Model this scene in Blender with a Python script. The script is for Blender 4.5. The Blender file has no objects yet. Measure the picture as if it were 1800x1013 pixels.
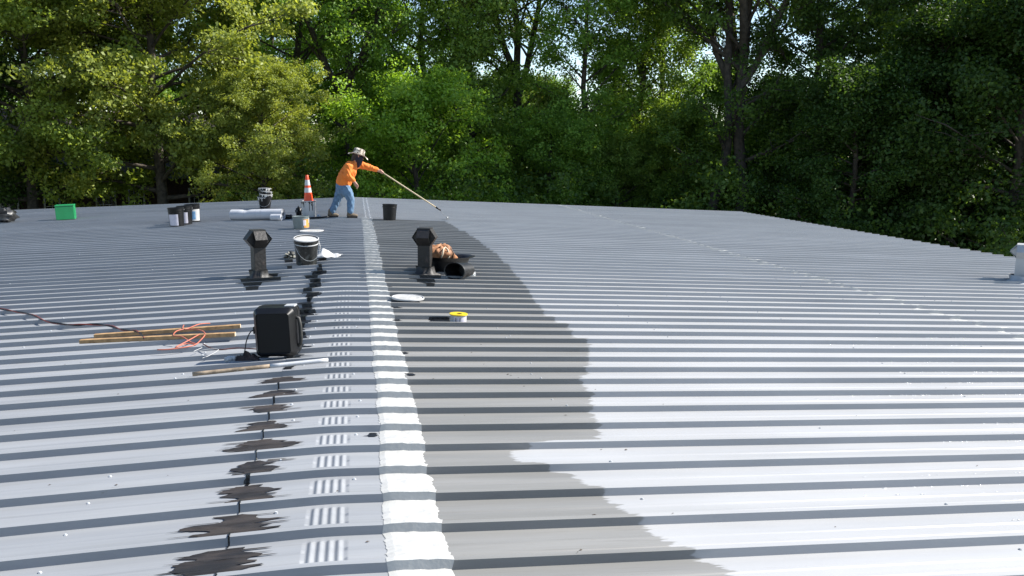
import bpy, math, random
import numpy as np
from mathutils import Vector, Matrix

R = math.radians
scene = bpy.context.scene
COL = scene.collection

# ------------------------------------------------------------------ camera
cam_d = bpy.data.cameras.new("camera")
cam_d.sensor_width = 36.0
cam_d.lens = 1472.2 / 1800 * 36
cam_d.clip_start = 0.05
cam_d.clip_end = 3000
cam = bpy.data.objects.new("camera", cam_d)
COL.objects.link(cam)
RIDGE = 5.0                      # height of the rib tops at the ridge
CAM_Z = RIDGE + 1.453
cam.matrix_world = (Matrix.Translation((0, 0, CAM_Z)) @ Matrix.Rotation(-0.18364, 4, 'Z')
                    @ Matrix.Rotation(math.pi / 2 - 0.16441, 4, 'X') @ Matrix.Rotation(0.01006, 4, 'Z'))
scene.camera = cam

# ------------------------------------------------------------------ sky, sun, exposure
SUN_AZ, SUN_EL = 87.0, 42.0      # degrees from the ridge line towards the right, and up
world = bpy.data.worlds.new("World")
scene.world = world
world.use_nodes = True
wn = world.node_tree
bg = wn.nodes["Background"]
sky = wn.nodes.new("ShaderNodeTexSky")
sky.sky_type = 'NISHITA'
sky.sun_disc = False
sky.sun_elevation = R(SUN_EL)
sky.sun_rotation = R(SUN_AZ)
sky.air_density = 1.0
sky.dust_density = 0.2
sky.ozone_density = 1.5
wn.links.new(sky.outputs[0], bg.inputs[0])
bg.inputs[1].default_value = 0.095
sun_d = bpy.data.lights.new("sun", 'SUN')
sun_d.energy = 5.0
sun_d.angle = R(0.5)
sun_d.color = (1.0, 0.955, 0.88)
sun = bpy.data.objects.new("sun", sun_d)
COL.objects.link(sun)
L = Vector((math.cos(R(SUN_EL)) * math.sin(R(SUN_AZ)), math.cos(R(SUN_EL)) * math.cos(R(SUN_AZ)), math.sin(R(SUN_EL))))
sun.rotation_euler = L.to_track_quat('Z', 'Y').to_euler()
sun.location = (30, 20, 40)
scene.view_settings.view_transform = 'Standard'
scene.view_settings.look = 'None'
scene.view_settings.exposure = 1.25
scene.view_settings.gamma = 1.0
scene.view_settings.use_curve_mapping = False
scene.cycles.max_bounces = 5
scene.cycles.diffuse_bounces = 2
scene.cycles.glossy_bounces = 2
scene.cycles.transmission_bounces = 4

# ------------------------------------------------------------------ helpers
def tag(o, label=None, cat=None, group=None, kind=None):
    if label: o["label"] = label
    if cat: o["category"] = cat
    if group: o["group"] = group
    if kind: o["kind"] = kind
    return o

def empty(name, loc=(0, 0, 0), rot=(0, 0, 0), mode='XYZ'):
    o = bpy.data.objects.new(name, None)
    o.empty_display_size = 0.1
    COL.objects.link(o)
    o.location = loc
    o.rotation_mode = mode
    o.rotation_euler = rot
    return o

def link(name, mesh, parent=None, mat=None, smooth=False):
    if mat is not None and not mesh.materials:
        mesh.materials.append(mat)
    o = bpy.data.objects.new(name, mesh)
    COL.objects.link(o)
    if parent is not None: o.parent = parent
    if smooth:
        mesh.polygons.foreach_set("use_smooth", np.ones(len(mesh.polygons), dtype=bool))
    return o

class MB:
    """collects verts and faces of ONE part"""
    def __init__(s): s.v, s.f = [], []
    def add(s, vs, fs):
        n = len(s.v); s.v += [tuple(q) for q in vs]; s.f += [tuple(i + n for i in q) for q in fs]
        return s
    def box(s, c, d, m=None):
        x, y, z = (q / 2 for q in d)
        vs = [Vector((sx * x, sy * y, sz * z)) for sx in (-1, 1) for sy in (-1, 1) for sz in (-1, 1)]
        vs = [(m @ q if m else q) + Vector(c) for q in vs]
        return s.add(vs, [(0, 1, 3, 2), (4, 6, 7, 5), (0, 4, 5, 1), (2, 3, 7, 6), (0, 2, 6, 4), (1, 5, 7, 3)])
    def lathe(s, prof, n=28, c=(0, 0, 0), a0=0, a1=2 * math.pi, wob=None):
        full = abs(a1 - a0 - 2 * math.pi) < 1e-6
        k = n if full else n + 1
        vs, fs = [], []
        for r, z in prof:
            for i in range(k):
                a = a0 + (a1 - a0) * i / n
                rr = r * (1 + (wob(a, z) if wob else 0))
                vs.append((c[0] + rr * math.cos(a), c[1] + rr * math.sin(a), c[2] + z))
        for j in range(len(prof) - 1):
            for i in range(n):
                i2 = (i + 1) % k
                fs.append((j * k + i, j * k + i2, (j + 1) * k + i2, (j + 1) * k + i))
        return s.add(vs, fs)
    def tube(s, pts, r, n=6, cap=True):
        P = [Vector(p) for p in pts]
        rs = r if isinstance(r, (list, tuple)) else [r] * len(P)
        vs, fs = [], []
        up = None
        for i, p in enumerate(P):
            t = (P[min(i + 1, len(P) - 1)] - P[max(i - 1, 0)])
            t = t.normalized() if t.length > 1e-9 else Vector((0, 0, 1))
            if up is None:
                up = Vector((0, 0, 1)) if abs(t.z) < .9 else Vector((1, 0, 0))
            a = t.cross(up).normalized(); b = a.cross(t).normalized(); up = b
            for k in range(n):
                q = 2 * math.pi * k / n
                vs.append(p + (a * math.cos(q) + b * math.sin(q)) * rs[i])
        for i in range(len(P) - 1):
            for k in range(n):
                k2 = (k + 1) % n
                fs.append((i * n + k, i * n + k2, (i + 1) * n + k2, (i + 1) * n + k))
        if cap:
            fs.append(tuple(range(n - 1, -1, -1))); fs.append(tuple((len(P) - 1) * n + k for k in range(n)))
        return s.add(vs, fs)
    def grid(s, nu, nv, fn, flip=False):
        vs = [fn(i / nu, j / nv) for i in range(nu + 1) for j in range(nv + 1)]
        fs = []
        for i in range(nu):
            for j in range(nv):
                a = i * (nv + 1) + j
                q = (a, a + nv + 1, a + nv + 2, a + 1)
                fs.append(q[::-1] if flip else q)
        return s.add(vs, fs)
    def mesh(s, name):
        m = bpy.data.meshes.new(name); m.from_pydata(s.v, [], s.f); m.update(); return m
    def build(s, name, mat, parent=None, smooth=False, bevel=0, sharp=None):
        m = s.mesh(name)
        o = link(name, m, parent, mat, smooth)
        if smooth and sharp: m.set_sharp_from_angle(angle=R(sharp))
        if bevel:
            b = o.modifiers.new("bevel", 'BEVEL'); b.width = bevel; b.segments = 2; b.limit_method = 'ANGLE'
        return o

def hsh(*a):
    return random.Random(repr(a)).random()

# ------------------------------------------------------------------ node helpers
class NT:
    def __init__(s, name):
        s.m = bpy.data.materials.new(name); s.m.use_nodes = True
        s.t = s.m.node_tree; s.bsdf = s.t.nodes["Principled BSDF"]; s.out = s.t.nodes["Material Output"]
    def n(s, typ, **kw):
        q = s.t.nodes.new(typ)
        for k, v in kw.items(): setattr(q, k, v)
        return q
    def l(s, a, b): s.t.links.new(a, b)
    def put(s, sock, v):
        if hasattr(v, 'is_linked') or hasattr(v, 'links'): s.l(v, sock)
        else: sock.default_value = v
    def math(s, op, a, b=0.0, c=None, clamp=False):
        q = s.n("ShaderNodeMath", operation=op, use_clamp=clamp)
        s.put(q.inputs[0], a); s.put(q.inputs[1], b)
        if c is not None: s.put(q.inputs[2], c)
        return q.outputs[0]
    def step(s, v, a, b):                       # smoothstep a..b
        q = s.n("ShaderNodeMapRange", interpolation_type='SMOOTHSTEP')
        s.put(q.inputs[0], v); s.put(q.inputs[1], a); s.put(q.inputs[2], b)
        return q.outputs[0]
    def mix(s, f, a, b, blend='MIX'):
        q = s.n("ShaderNodeMix", data_type='RGBA', blend_type=blend)
        s.put(q.inputs[0], f); s.put(q.inputs[6], a); s.put(q.inputs[7], b)
        return q.outputs[2]
    def noise(s, vec=None, scale=5, detail=3, rough=.5, dims='3D'):
        q = s.n("ShaderNodeTexNoise", noise_dimensions=dims)
        q.inputs['Scale'].default_value = scale; q.inputs['Detail'].default_value = detail
        q.inputs['Roughness'].default_value = rough
        if vec is not None: s.l(vec, q.inputs['Vector'])
        return q.outputs[0]
    def mapping(s, vec, scale=(1, 1, 1), loc=(0, 0, 0)):
        q = s.n("ShaderNodeMapping"); s.l(vec, q.inputs[0])
        q.inputs['Scale'].default_value = scale; q.inputs['Location'].default_value = loc
        return q.outputs[0]
    def pos(s): return s.n("ShaderNodeNewGeometry").outputs['Position']
    def obj(s): return s.n("ShaderNodeTexCoord").outputs['Object']
    def bump(s, h, strength=.3, dist=.01):
        q = s.n("ShaderNodeBump"); q.inputs['Strength'].default_value = strength
        q.inputs['Distance'].default_value = dist; s.l(h, q.inputs['Height'])
        s.l(q.outputs[0], s.bsdf.inputs['Normal'])
    def set(s, **kw):
        for k, v in kw.items(): s.put(s.bsdf.inputs[k.replace('_', ' ')], v)

def rgb(*c): return (c[0], c[1], c[2], 1)

MATS = {}
def plain(name, col, rough=.5, var=.15, scale=12, metal=0, bump=0, bscale=40, spec=.5, dark=None, spots=0):
    """procedural material: base colour broken by noise, optional dirt colour and relief"""
    if name in MATS: return MATS[name]
    n = NT(name); co = n.obj(); col = [q * .79 for q in col]
    a = n.noise(co, scale, 4, .6)
    c1 = rgb(*[q * (1 - var) for q in col]); c2 = rgb(*[min(1, q * (1 + var)) for q in col])
    c = n.mix(n.step(a, .3, .7), c1, c2)
    if dark:
        b = n.noise(n.mapping(co, (1, 1, 1), (7, 3, 5)), scale * .6, 5, .65)
        c = n.mix(n.step(b, .62 - spots, .68 - spots), c, rgb(*dark))
    n.set(Base_Color=c, Roughness=n.math('ADD', n.math('MULTIPLY', a, .2), rough - .1), Metallic=metal)
    n.bsdf.inputs['Specular IOR Level'].default_value = spec
    if bump: n.bump(n.noise(co, bscale, 3), bump, .01)
    MATS[name] = n.m
    return n.m

# ------------------------------------------------------------------ roof geometry
P = 0.3048            # rib spacing
Y0 = 2.82             # front top edge of the first rib near the camera
SL = 0.0378           # roof slope
XP = -0.145           # peak line
HR = 0.037            # rib height
X_EAVE_R, X_EAVE_L = 12.29, -12.58
X_LAP_R, X_LAP_L = 6.15, -6.42
X_RID_R, X_RID_L = 0.205, -0.507
BRK = [(-.003, 0), (0, HR), (.030, HR), (.047, 0), (.098, 0), (.106, .0038), (.122, .0038), (.130, 0),
       (.178, 0), (.186, .0038), (.202, .0038), (.210, 0)]
_bx = np.array([b[0] for b in BRK] + [P - .003]); _bz = np.array([b[1] for b in BRK] + [0])

def prof(y):
    o = (y - Y0 + .003) % P - .003
    return float(np.interp(o, _bx, _bz))
def pan_z(x): return RIDGE - HR - SL * abs(x - XP)
def ridge_pan_z(x): return RIDGE - HR - SL * math.sqrt((x - XP) ** 2 + .0064) + .0028
def roof_z(x, y):
    b = ridge_pan_z(x) if X_RID_L < x < X_RID_R else (pan_z(x) if X_LAP_L < x < X_LAP_R else pan_z(x) - .003)
    return b + prof(y)
def top_z(x): return pan_z(x) + HR + .001
def tilt(x): return SL if x > XP else -SL
def place(name, x, y, rz=0, lift=0.0, tilted=True):
    return empty(name, (x, y, top_z(x) + lift), (0, tilt(x) if tilted else 0, rz), 'ZYX')

def roof_material():
    n = NT("roof_coating"); pos = n.pos()
    sep = n.n("ShaderNodeSeparateXYZ"); n.l(pos, sep.inputs[0]); X, Y = sep.outputs[0], sep.outputs[1]
    # edge of the fresh white coat (x as a function of y)
    pts = [(-2, 1.6), (2.3, 1.42), (2.70, 1.33), (2.95, 1.18), (3.10, 1.14), (3.40, 1.08), (3.66, .99), (3.742, .97), (3.75, .76), (4.08, .74), (4.09, 1.24),
           (4.35, 1.30), (4.80, 1.40), (5.10, 1.44), (5.46, 1.50), (5.60, 1.62), (6.0, 1.70), (6.43, 1.84), (6.75, 1.78), (7.1, 1.82), (7.5, 1.74),
           (8.05, 1.77), (9.0, 1.86), (10.4, 1.95), (12, 2.02), (13.7, 2.04), (15.5, 1.98), (17.9, 1.84), (17.96, -.42), (18.6, -.62), (19.4, -.44), (20.6, -.60), (22, -.4), (25.6, -.52)]
    fc = n.n("ShaderNodeFloatCurve"); cv = fc.mapping.curves[0]
    fx = lambda y: (y + 2) / 28; fy = lambda x: (x + 1) / 4
    cv.points[0].location = (0, fy(pts[0][1])); cv.points[1].location = (1, fy(pts[-1][1]))
    for y, x in pts[1:]: cv.points.new(fx(y), fy(x))
    for p in cv.points: p.handle_type = 'VECTOR'
    fc.mapping.update()
    n.l(n.math('DIVIDE', n.math('ADD', Y, 2), 28), fc.inputs['Value'])
    edge = n.math('SUBTRACT', n.math('MULTIPLY', fc.outputs[0], 4), 1)
    j1 = n.noise(n.mapping(pos, (.0, 9, 0)), 1, 3, .6)
    j2 = n.noise(n.mapping(pos, (9, 60, 20)), 1, 2, .6)
    edge = n.math('ADD', edge, n.math('MULTIPLY', n.math('SUBTRACT', j1, .5), .16))
    edge = n.math('ADD', edge, n.math('MULTIPLY', n.math('SUBTRACT', j2, .5), .09))
    st = n.noise(n.mapping(pos, (3.5, 95, 30)), 1, 3, .6)
    edge = n.math('ADD', edge, n.math('MULTIPLY', n.math('SUBTRACT', st, .5), .11))
    painted = n.step(n.math('SUBTRACT', X, edge), -.006, .012)
    right = n.step(X, .19, .22)
    # dirt and streaks that run down the panels
    s1 = n.noise(n.mapping(pos, (.5, 7, 2)), 1, 4, .55)
    s2 = n.noise(n.mapping(pos, (2.2, 75, 8)), 1, 4, .65)
    s3 = n.noise(n.mapping(pos, (14, 46, 14)), 1, 4, .7)
    rnd = n.n("ShaderNodeObjectInfo").outputs['Random']
    old = n.mix(n.step(s1, .3, .7), rgb(.225, .224, .216), rgb(.285, .282, .272))
    left = n.mix(n.step(s1, .3, .72), rgb(.28, .293, .313), rgb(.34, .352, .37))
    left = n.mix(n.math('MULTIPLY', n.step(s2, .56, .72), .4), left, rgb(.25, .25, .24))
    old = n.mix(n.math('MULTIPLY', n.step(s2, .55, .72), .4), old, rgb(.17, .162, .15))
    base = n.mix(right, left, old)
    dirt = n.math('MULTIPLY', n.step(s3, .66, .74), .4)
    base = n.mix(dirt, base, rgb(.20, .185, .16))
    fresh = n.mix(n.step(s1, .3, .7), rgb(.435, .44, .447), rgb(.485, .488, .494))
    fresh = n.mix(n.math('MULTIPLY', n.step(s2, .55, .72), .32), fresh, rgb(.40, .40, .395))
    c = n.mix(painted, base, fresh)
    s0 = n.noise(n.mapping(pos, (.9, 1.6, 1)), 1, 4, .6)
    tone = n.math('ADD', n.math('MULTIPLY', rnd, .06), n.math('ADD', n.math('MULTIPLY', s0, .16), .60))
    tc = n.n("ShaderNodeCombineColor")
    for i in range(3): n.l(tone, tc.inputs[i])
    c = n.mix(1.0, c, tc.outputs[0], 'MULTIPLY')
    rough = n.math('ADD', n.math('MULTIPLY', painted, -.13), n.math('ADD', n.math('MULTIPLY', s2, .2), .40))
    bare = n.math('MULTIPLY', right, n.math('SUBTRACT', 1.0, painted))
    n.set(Base_Color=c, Roughness=rough, Metallic=0.0)
    n.bsdf.inputs['Specular IOR Level'].default_value = .45
    h = n.math('ADD', n.math('MULTIPLY', s1, .6), n.math('ADD', n.math('MULTIPLY', s2, .10), n.math('MULTIPLY', j2, .08)))
    n.bump(h, .5, .006)
    return n.m
M_ROOF = roof_material()
M_WALL = plain("wall_siding", (.45, .44, .41), .5, .08, 3)

building = empty("metal_building", (0, 12, 0))
tag(building, "long low building with a ribbed metal roof being painted white", "building")
def bpart(name, mb, mat, parent=None, **kw):
    o = mb.build(name, mat, None, **kw); o.parent = parent or building
    o.matrix_parent_inverse = Matrix.Translation((0, -12, 0)) if (parent is None or parent is building) else Matrix.Identity(4)
    return o
Y_NEAR = Y0 + .047 - 3 * P * 5
Y_FAR = Y0 + .047 + 3 * P * 24 + 2 * P
# structural deck below the panels (the roof itself), the panels are its pieces
dk = MB()
for sx in (X_EAVE_L + .15, X_EAVE_R - .15):
    za, zb = pan_z(XP) - .05, pan_z(sx) - .05
    dk.add([(XP, Y_NEAR + .1, za), (sx, Y_NEAR + .1, zb), (sx, Y_FAR - .1, zb), (XP, Y_FAR - .1, za),
            (XP, Y_NEAR + .1, za - .1), (sx, Y_NEAR + .1, zb - .1), (sx, Y_FAR - .1, zb - .1), (XP, Y_FAR - .1, za - .1)],
           [(0, 1, 2, 3), (7, 6, 5, 4), (0, 4, 5, 1), (1, 5, 6, 2), (2, 6, 7, 3)])
roof = bpart("roof", dk, M_WALL)
roof.matrix_parent_inverse = Matrix.Translation((0, -12, 0))
w = MB()
for (x0, x1, y0, y1) in ((X_EAVE_L + .3, X_EAVE_L + .5, Y_NEAR + .3, Y_FAR - .3), (X_EAVE_R - .5, X_EAVE_R - .3, Y_NEAR + .3, Y_FAR - .3)):
    w = MB(); w.box(((x0 + x1) / 2, (y0 + y1) / 2, 2.15), (x1 - x0, y1 - y0, 4.3)); bpart("side_wall", w, M_WALL)
for y in (Y_NEAR + .3, Y_FAR - .3):
    w = MB(); xa, xb = X_EAVE_L + .5, X_EAVE_R - .5
    pr = [(xa, 0), (xb, 0), (xb, pan_z(xb) - .16), (XP, pan_z(XP) - .16), (xa, pan_z(xa) - .16)]
    w.add([(a, y, b) for a, b in pr] + [(a, y + .2, b) for a, b in pr], [(0, 1, 2, 3, 4), (9, 8, 7, 6, 5)] + [(i, i + 5, (i + 1) % 5 + 5, (i + 1) % 5) for i in range(5)])
    bpart("gable_wall", w, M_WALL)

def rows(nrib):
    """(offset, z, in-pan) over nrib periods, beginning and ending at the back foot of a rib"""
    out = []
    for k in range(nrib):
        o0 = k * P - .047
        for a, z in BRK[3:]: out.append((o0 + a, z))
        for a, z in BRK[:3]: out.append((o0 + P + a, z))
    out.append((nrib * P, 0))
    return out
def panel_mesh(name, xa, xb, zoff, nrib, side, wav=0, seed=0):
    """flat ribbed panel; y runs from the panel origin, x in world coordinates, a 2 mm folded edge at both ends"""
    rw = rows(nrib); rg = random.Random(seed)
    n = max(2, int(abs(xb - xa) / .75)); xs = [xa + (xb - xa) * i / n for i in range(n + 1)]
    v, f = [], []
    cols = [(xs[0], -.0024)] + [(x, 0) for x in xs] + [(xs[-1], -.0024)]
    for x, dz in cols:
        for y, z in rw:
            zz = pan_z(x) + zoff + dz + z
            if z == 0 and 0 < y < nrib * P - .01: zz += rg.uniform(-wav, wav)
            v.append((x, y, zz))
    m = len(rw)
    for i in range(len(cols) - 1):
        for j in range(m - 1):
            a = i * m + j; q = (a, a + m, a + m + 1, a + 1)
            f.append(q if xb > xa else q[::-1])
    me = bpy.data.meshes.new(name); me.from_pydata(v, [], f); me.update(); me.materials.append(M_ROOF)
    return me
def ridge_mesh(nrib):
    xs = sorted(set([round(X_RID_L + (X_RID_R - X_RID_L) * i / 24, 4) for i in range(25)] + [round(XP + d * .0044, 4) for d in range(-20, 21)]))
    rw = []
    for k in range(nrib):
        o0 = k * P - .047
        ex = [(a, 'p') for a in (.060, .072, .085, .154, .22, .235, .250, .262, .272)]
        for a, z in BRK[3:]: rw.append((o0 + a, z, a))
        for a, _ in ex: rw.append((o0 + a, None, a))
        for a, z in BRK[:3]: rw.append((o0 + P + a, z, P + a))
    rw.append((nrib * P, 0, P + .047)); rw.sort()
    v, f = [], []
    cols = [(xs[0], -.0028)] + [(x, 0) for x in xs] + [(xs[-1], -.0028)]
    for x, dz in cols:
        d = x - XP
        inz = max(0, min(1, (.086 - abs(d)) / .014))
        b = (.5 + .5 * math.cos(2 * math.pi * (d + .0175) / .035)) if abs(d) < .0701 else 0
        for y, z, a in rw:
            zz = float(np.interp(a, _bx, _bz)) if z is None else z
            wy = max(0, min(1, (a - .058) / .016)) * max(0, min(1, (.274 - a) / .016)) if .047 < a < .3018 else 0
            if wy > 0: zz = zz * (1 - inz) + wy * .0075 * (b - .35 * inz)
            v.append((x, y, ridge_pan_z(x) + dz + zz))
    m = len(rw)
    for i in range(len(cols) - 1):
        for j in range(m - 1):
            a = i * m + j; f.append((a, a + m, a + m + 1, a + 1))
    me = bpy.data.meshes.new("ridge_panel"); me.from_pydata(v, [], f); me.update(); me.materials.append(M_ROOF)
    return me
def piece(name, me, y, dz=0, ry=0):
    o = bpy.data.objects.new(name, me); COL.objects.link(o); o.parent = roof
    o.location = (0, y, dz); return o
rg = random.Random(4)
for nr, idx in ((3, range(-5, 24)), (2, [24])):
    variants = []
    for sd in range(3 if nr == 3 else 1):
        variants.append((panel_mesh("roof_panel", .10, X_LAP_R + .06, 0, nr, 1, .0012, sd), panel_mesh("roof_panel", X_LAP_R - .06, X_EAVE_R, -.003, nr, 1, .0008, sd + 9),
                         panel_mesh("roof_panel", -.40, X_LAP_L - .06, 0, nr, -1, .0012, sd + 20), panel_mesh("roof_panel", X_LAP_L + .06, X_EAVE_L, -.003, nr, -1, .0008, sd + 30)))
    rm = ridge_mesh(nr)
    for i in idx:
        y = Y0 + .047 + 3 * P * i
        V = variants[rg.randrange(len(variants))]
        for me in V: piece("roof_panel", me, y, rg.uniform(-.0004, .0004))
        piece("ridge_panel", rm, y)

# white sealing tape painted over the ridge joint, following every rib
M_TAPE = plain("seal_coat", (.47, .47, .455), .5, .06, 9, bump=.12, bscale=60, spec=.4)
def ybreaks(y0, y1, extra=()):
    ys = []
    k = math.floor((y0 - Y0) / P) - 1
    while Y0 + k * P - .03 < y1:
        for a, _ in BRK: ys.append(Y0 + k * P + a)
        for a in extra: ys.append(Y0 + k * P + a)
        k += 1
    return [y0] + [y for y in sorted(set(ys)) if y0 < y < y1] + [y1]
def strip(name, ys, edges, ncol, lift, mat, bumpy=0, seed=0, parent=roof):
    v, f = [], []; rr = random.Random(seed)
    for y in ys:
        a, b = edges(y)
        for i in range(ncol + 1):
            x = a + (b - a) * i / ncol
            z = roof_z(x, y) + lift + (rr.uniform(-bumpy, bumpy) if 0 < i < ncol else -lift * .7)
            v.append((x, y, z))
    for j in range(len(ys) - 1):
        for i in range(ncol):
            a = j * (ncol + 1) + i; f.append((a, a + 1, a + ncol + 2, a + ncol + 1))
    me = bpy.data.meshes.new(name); me.from_pydata(v, [], f); me.update()
    return link(name, me, parent, mat)
def tape_edge(y):
    k = math.floor((y - Y0 + .03) / P)
    fine = lambda s: (hsh(s, round(y, 3)) - .5) * .014
    return (.090 + (hsh('l', k) - .5) * .022 + fine('a'), .308 + (hsh('r', k) - .5) * .034 + fine('b'))
strip("seam_tape", ybreaks(Y_NEAR + .1, 18.0, (.065, .08, .145, .165, .225, .24, .26)), tape_edge, 8, .0066, M_TAPE, .0014, 3)
M_TAPE2 = plain("seal_coat_thin", (.56, .57, .58), .45, .05, 30, bump=.4, bscale=60, spec=.4)
strip("seam_tape", ybreaks(18.02, Y_FAR - .05), lambda y: (.15 + hsh(1, y) * .02, .185 + hsh(2, y) * .02), 2, .006, M_TAPE2, .001, 4)
strip("seam_tape", ybreaks(18.02, Y_FAR - .05), lambda y: (.245 + hsh(3, y) * .02, .28 + hsh(4, y) * .02), 2, .006, M_TAPE2, .001, 5)
strip("lap_sealant", ybreaks(Y_NEAR + .1, Y_FAR - .05, (.07, .15, .24)), lambda y: (X_LAP_R + .03 - (hsh(5, y) ** 3) * .10, X_LAP_R + .075 + (hsh(6, y) ** 3) * .14), 3, .005, M_TAPE, .0015, 6)

# roof screws: too many and too small to tell apart
sc = MB(); scd = MB(); rr = random.Random(8)
def screw(mb, x, y, s=1.0):
    z = roof_z(x, y)
    mb.lathe([(.0125 * s, 0), (.0115 * s, .003), (.0075 * s, .0034), (.0072 * s, .0095 * s), (.0001, .0098 * s)], 6, (x, y, z), rr.random(), rr.random() + 2 * math.pi) if False else mb.lathe([(.0125 * s, -.001), (.0115 * s, .003), (.0075 * s, .0034), (.0070 * s, .0095 * s), (.0003, .0098 * s)], 6, (x, y, z))
nk = int((Y_FAR - Y_NEAR) / P)
lines_l = [XP - 1.02 - 1.42 * i for i in range(8)]; lines_r = [XP + 1.35 + 1.42 * i for i in range(8)]
for k in range(-14, nk - 15):
    yb = Y0 + k * P
    for x in lines_l + lines_r:
        if rr.random() < .34: continue
        o = rr.choice([-.048, -.048, .075, .015])
        xx = x + rr.uniform(-.05, .05)
        if Y_NEAR < yb + o < Y_FAR: screw(sc if x < XP else scd, xx, yb + o, .62)
    if rr.random() < .8: screw(sc, X_RID_L + .13 + rr.uniform(-.03, .03), yb - .045, .7)
    if rr.random() < .6: screw(sc, -.02 + rr.uniform(-.03, .03), yb - .045, .7)
    for o in (-.04, .07, .15):
        screw(sc, X_LAP_L + rr.uniform(-.02, .02), yb + o)
M_SCREW = plain("screw_zinc", (.55, .57, .59), .35, .1, 50)
M_SCREWD = plain("screw_painted", (.45, .46, .47), .4, .1, 50)
for b, m in ((sc, M_SCREW), (scd, M_SCREWD)):
    o = b.build("roof_screws", m, roof); o["kind"] = "stuff"

# black roof tar: ragged smears lying in the pans
def tar_material():
    n = NT("roof_tar"); pos = n.pos()
    a = n.noise(n.mapping(pos, (8, 60, 20)), 1, 4, .65); b = n.noise(n.mapping(pos, (3, 9, 3)), 1, 3, .6)
    c = n.mix(n.step(b, .35, .65), rgb(.010, .009, .009), rgb(.038, .030, .025))
    c = n.mix(n.math('MULTIPLY', n.step(a, .55, .75), .5), c, rgb(.048, .038, .032))
    n.set(Base_Color=c, Roughness=.55)
    n.bump(a, .6, .008); return n.m
M_TAR = tar_material()
M_TARB = plain("wet_tar", (.006, .0062, .007), .38, .4, 20, bump=.5, bscale=60)
def tar(xc, k, wd, mat=None, a0=.056, a1=.276, seed=0, lift=.0046, skew=0, step=.011):
    """smear in the pan behind rib k (a0..a1 = offsets in the pan), widest in the middle, torn along the ribs"""
    r = random.Random((seed, round(xc, 3), k).__repr__())
    v, f = [], []
    nc = 12; cl = [r.uniform(.28, 1.38) for _ in range(nc)]; cr_ = [r.uniform(.28, 1.38) for _ in range(nc)]; ct = np.linspace(0, 1, nc)
    ys = [y for y in ybreaks(Y0 + k * P + a0, Y0 + k * P + a1)]
    n = max(4, int((a1 - a0) / .008)); ys = sorted(set(ys + [Y0 + k * P + a0 + (a1 - a0) * i / n for i in range(n + 1)]))
    T = lambda y: (y - ys[0]) / (ys[-1] - ys[0])
    def edges(y):
        t = T(y); env = math.sin(math.pi * min(1, .10 + t * .82)) ** .6
        return (wd * .5 * env * float(np.interp(t, ct, cl)) * r.uniform(.9, 1.08), wd * .5 * env * float(np.interp(t, ct, cr_)) * r.uniform(.9, 1.08))
    M_ = 5
    for y in ys:
        l_, r2 = edges(y); c = xc + skew * (T(y) - .5)
        for i in range(M_ + 1):
            x = c - l_ + (l_ + r2) * i / M_
            v.append((x, y, roof_z(x, y) + lift))
    for j in range(len(ys) - 1):
        for i in range(M_):
            q = j * (M_ + 1) + i; f.append((q, q + 1, q + M_ + 2, q + M_ + 1))
    for _ in range(int(6 + 4 * r.random()) if wd > .1 else 1):              # torn fingers along the ribs
        y = r.uniform(ys[0] + .15 * (ys[-1] - ys[0]), ys[-1] - .004); sg = r.choice((-1, 1)); ln = wd * r.uniform(.45, .95); h_ = r.uniform(.002, .007)
        xs_ = [xc + sg * wd * .2, xc + sg * (wd * .2 + ln * .5), xc + sg * (wd * .2 + ln * .62)]; q = len(v)
        for x, hh in zip(xs_, (h_, h_ * .7, .0004)):
            for yy in (y - hh, y + hh): v.append((x, yy, roof_z(x, yy) + lift + .0004))
        f += [(q, q + 2, q + 3, q + 1), (q + 2, q + 4, q + 5, q + 3)] if sg > 0 else [(q + 1, q + 3, q + 2, q), (q + 3, q + 5, q + 4, q + 2)]
    me = bpy.data.meshes.new("tar_or_shadow_patch"); me.from_pydata(v, [], f); me.update()
    return link("tar_or_shadow_patch", me, roof, mat or M_TAR)
# along the left joint of the ridge panels, nearest first
for k, (dx, wd) in enumerate([(-.02, .30), (-.01, .30), (.0, .34), (.02, .24), (.01, .24), (.0, .30), (.0, .25), (.0, .28), (.0, .25), (.01, .25)]):
    tar(X_RID_L + dx, k - 1, wd, seed=1, skew=-.03)
for k in range(9, 29):
    wd = .07 + .24 * hsh('t', k) ** 1.6
    tar(X_RID_L + .02 + (hsh('u', k) - .5) * .1, k, wd, M_TARB, -.0028 if (k > 12 and hsh('ff', k) < .6) else .10, .29, seed=2)
    if k > 11 and hsh('v', k) < .75: tar(X_RID_L + .03, k, .05 + .12 * hsh('w', k), M_TARB, -.021, .028, seed=3)
tar(X_RID_L + .0, 3, .035, M_TARB, -.022, .03, seed=4)          # a dab on a rib face
for k in (-1, 0, 1, 2, 4, 5, 6, 7, 8):                               # thin joint line down the rib faces
    tar(X_RID_L + .002, k, .010, M_TARB, -.022, .05, seed=5)
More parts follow.
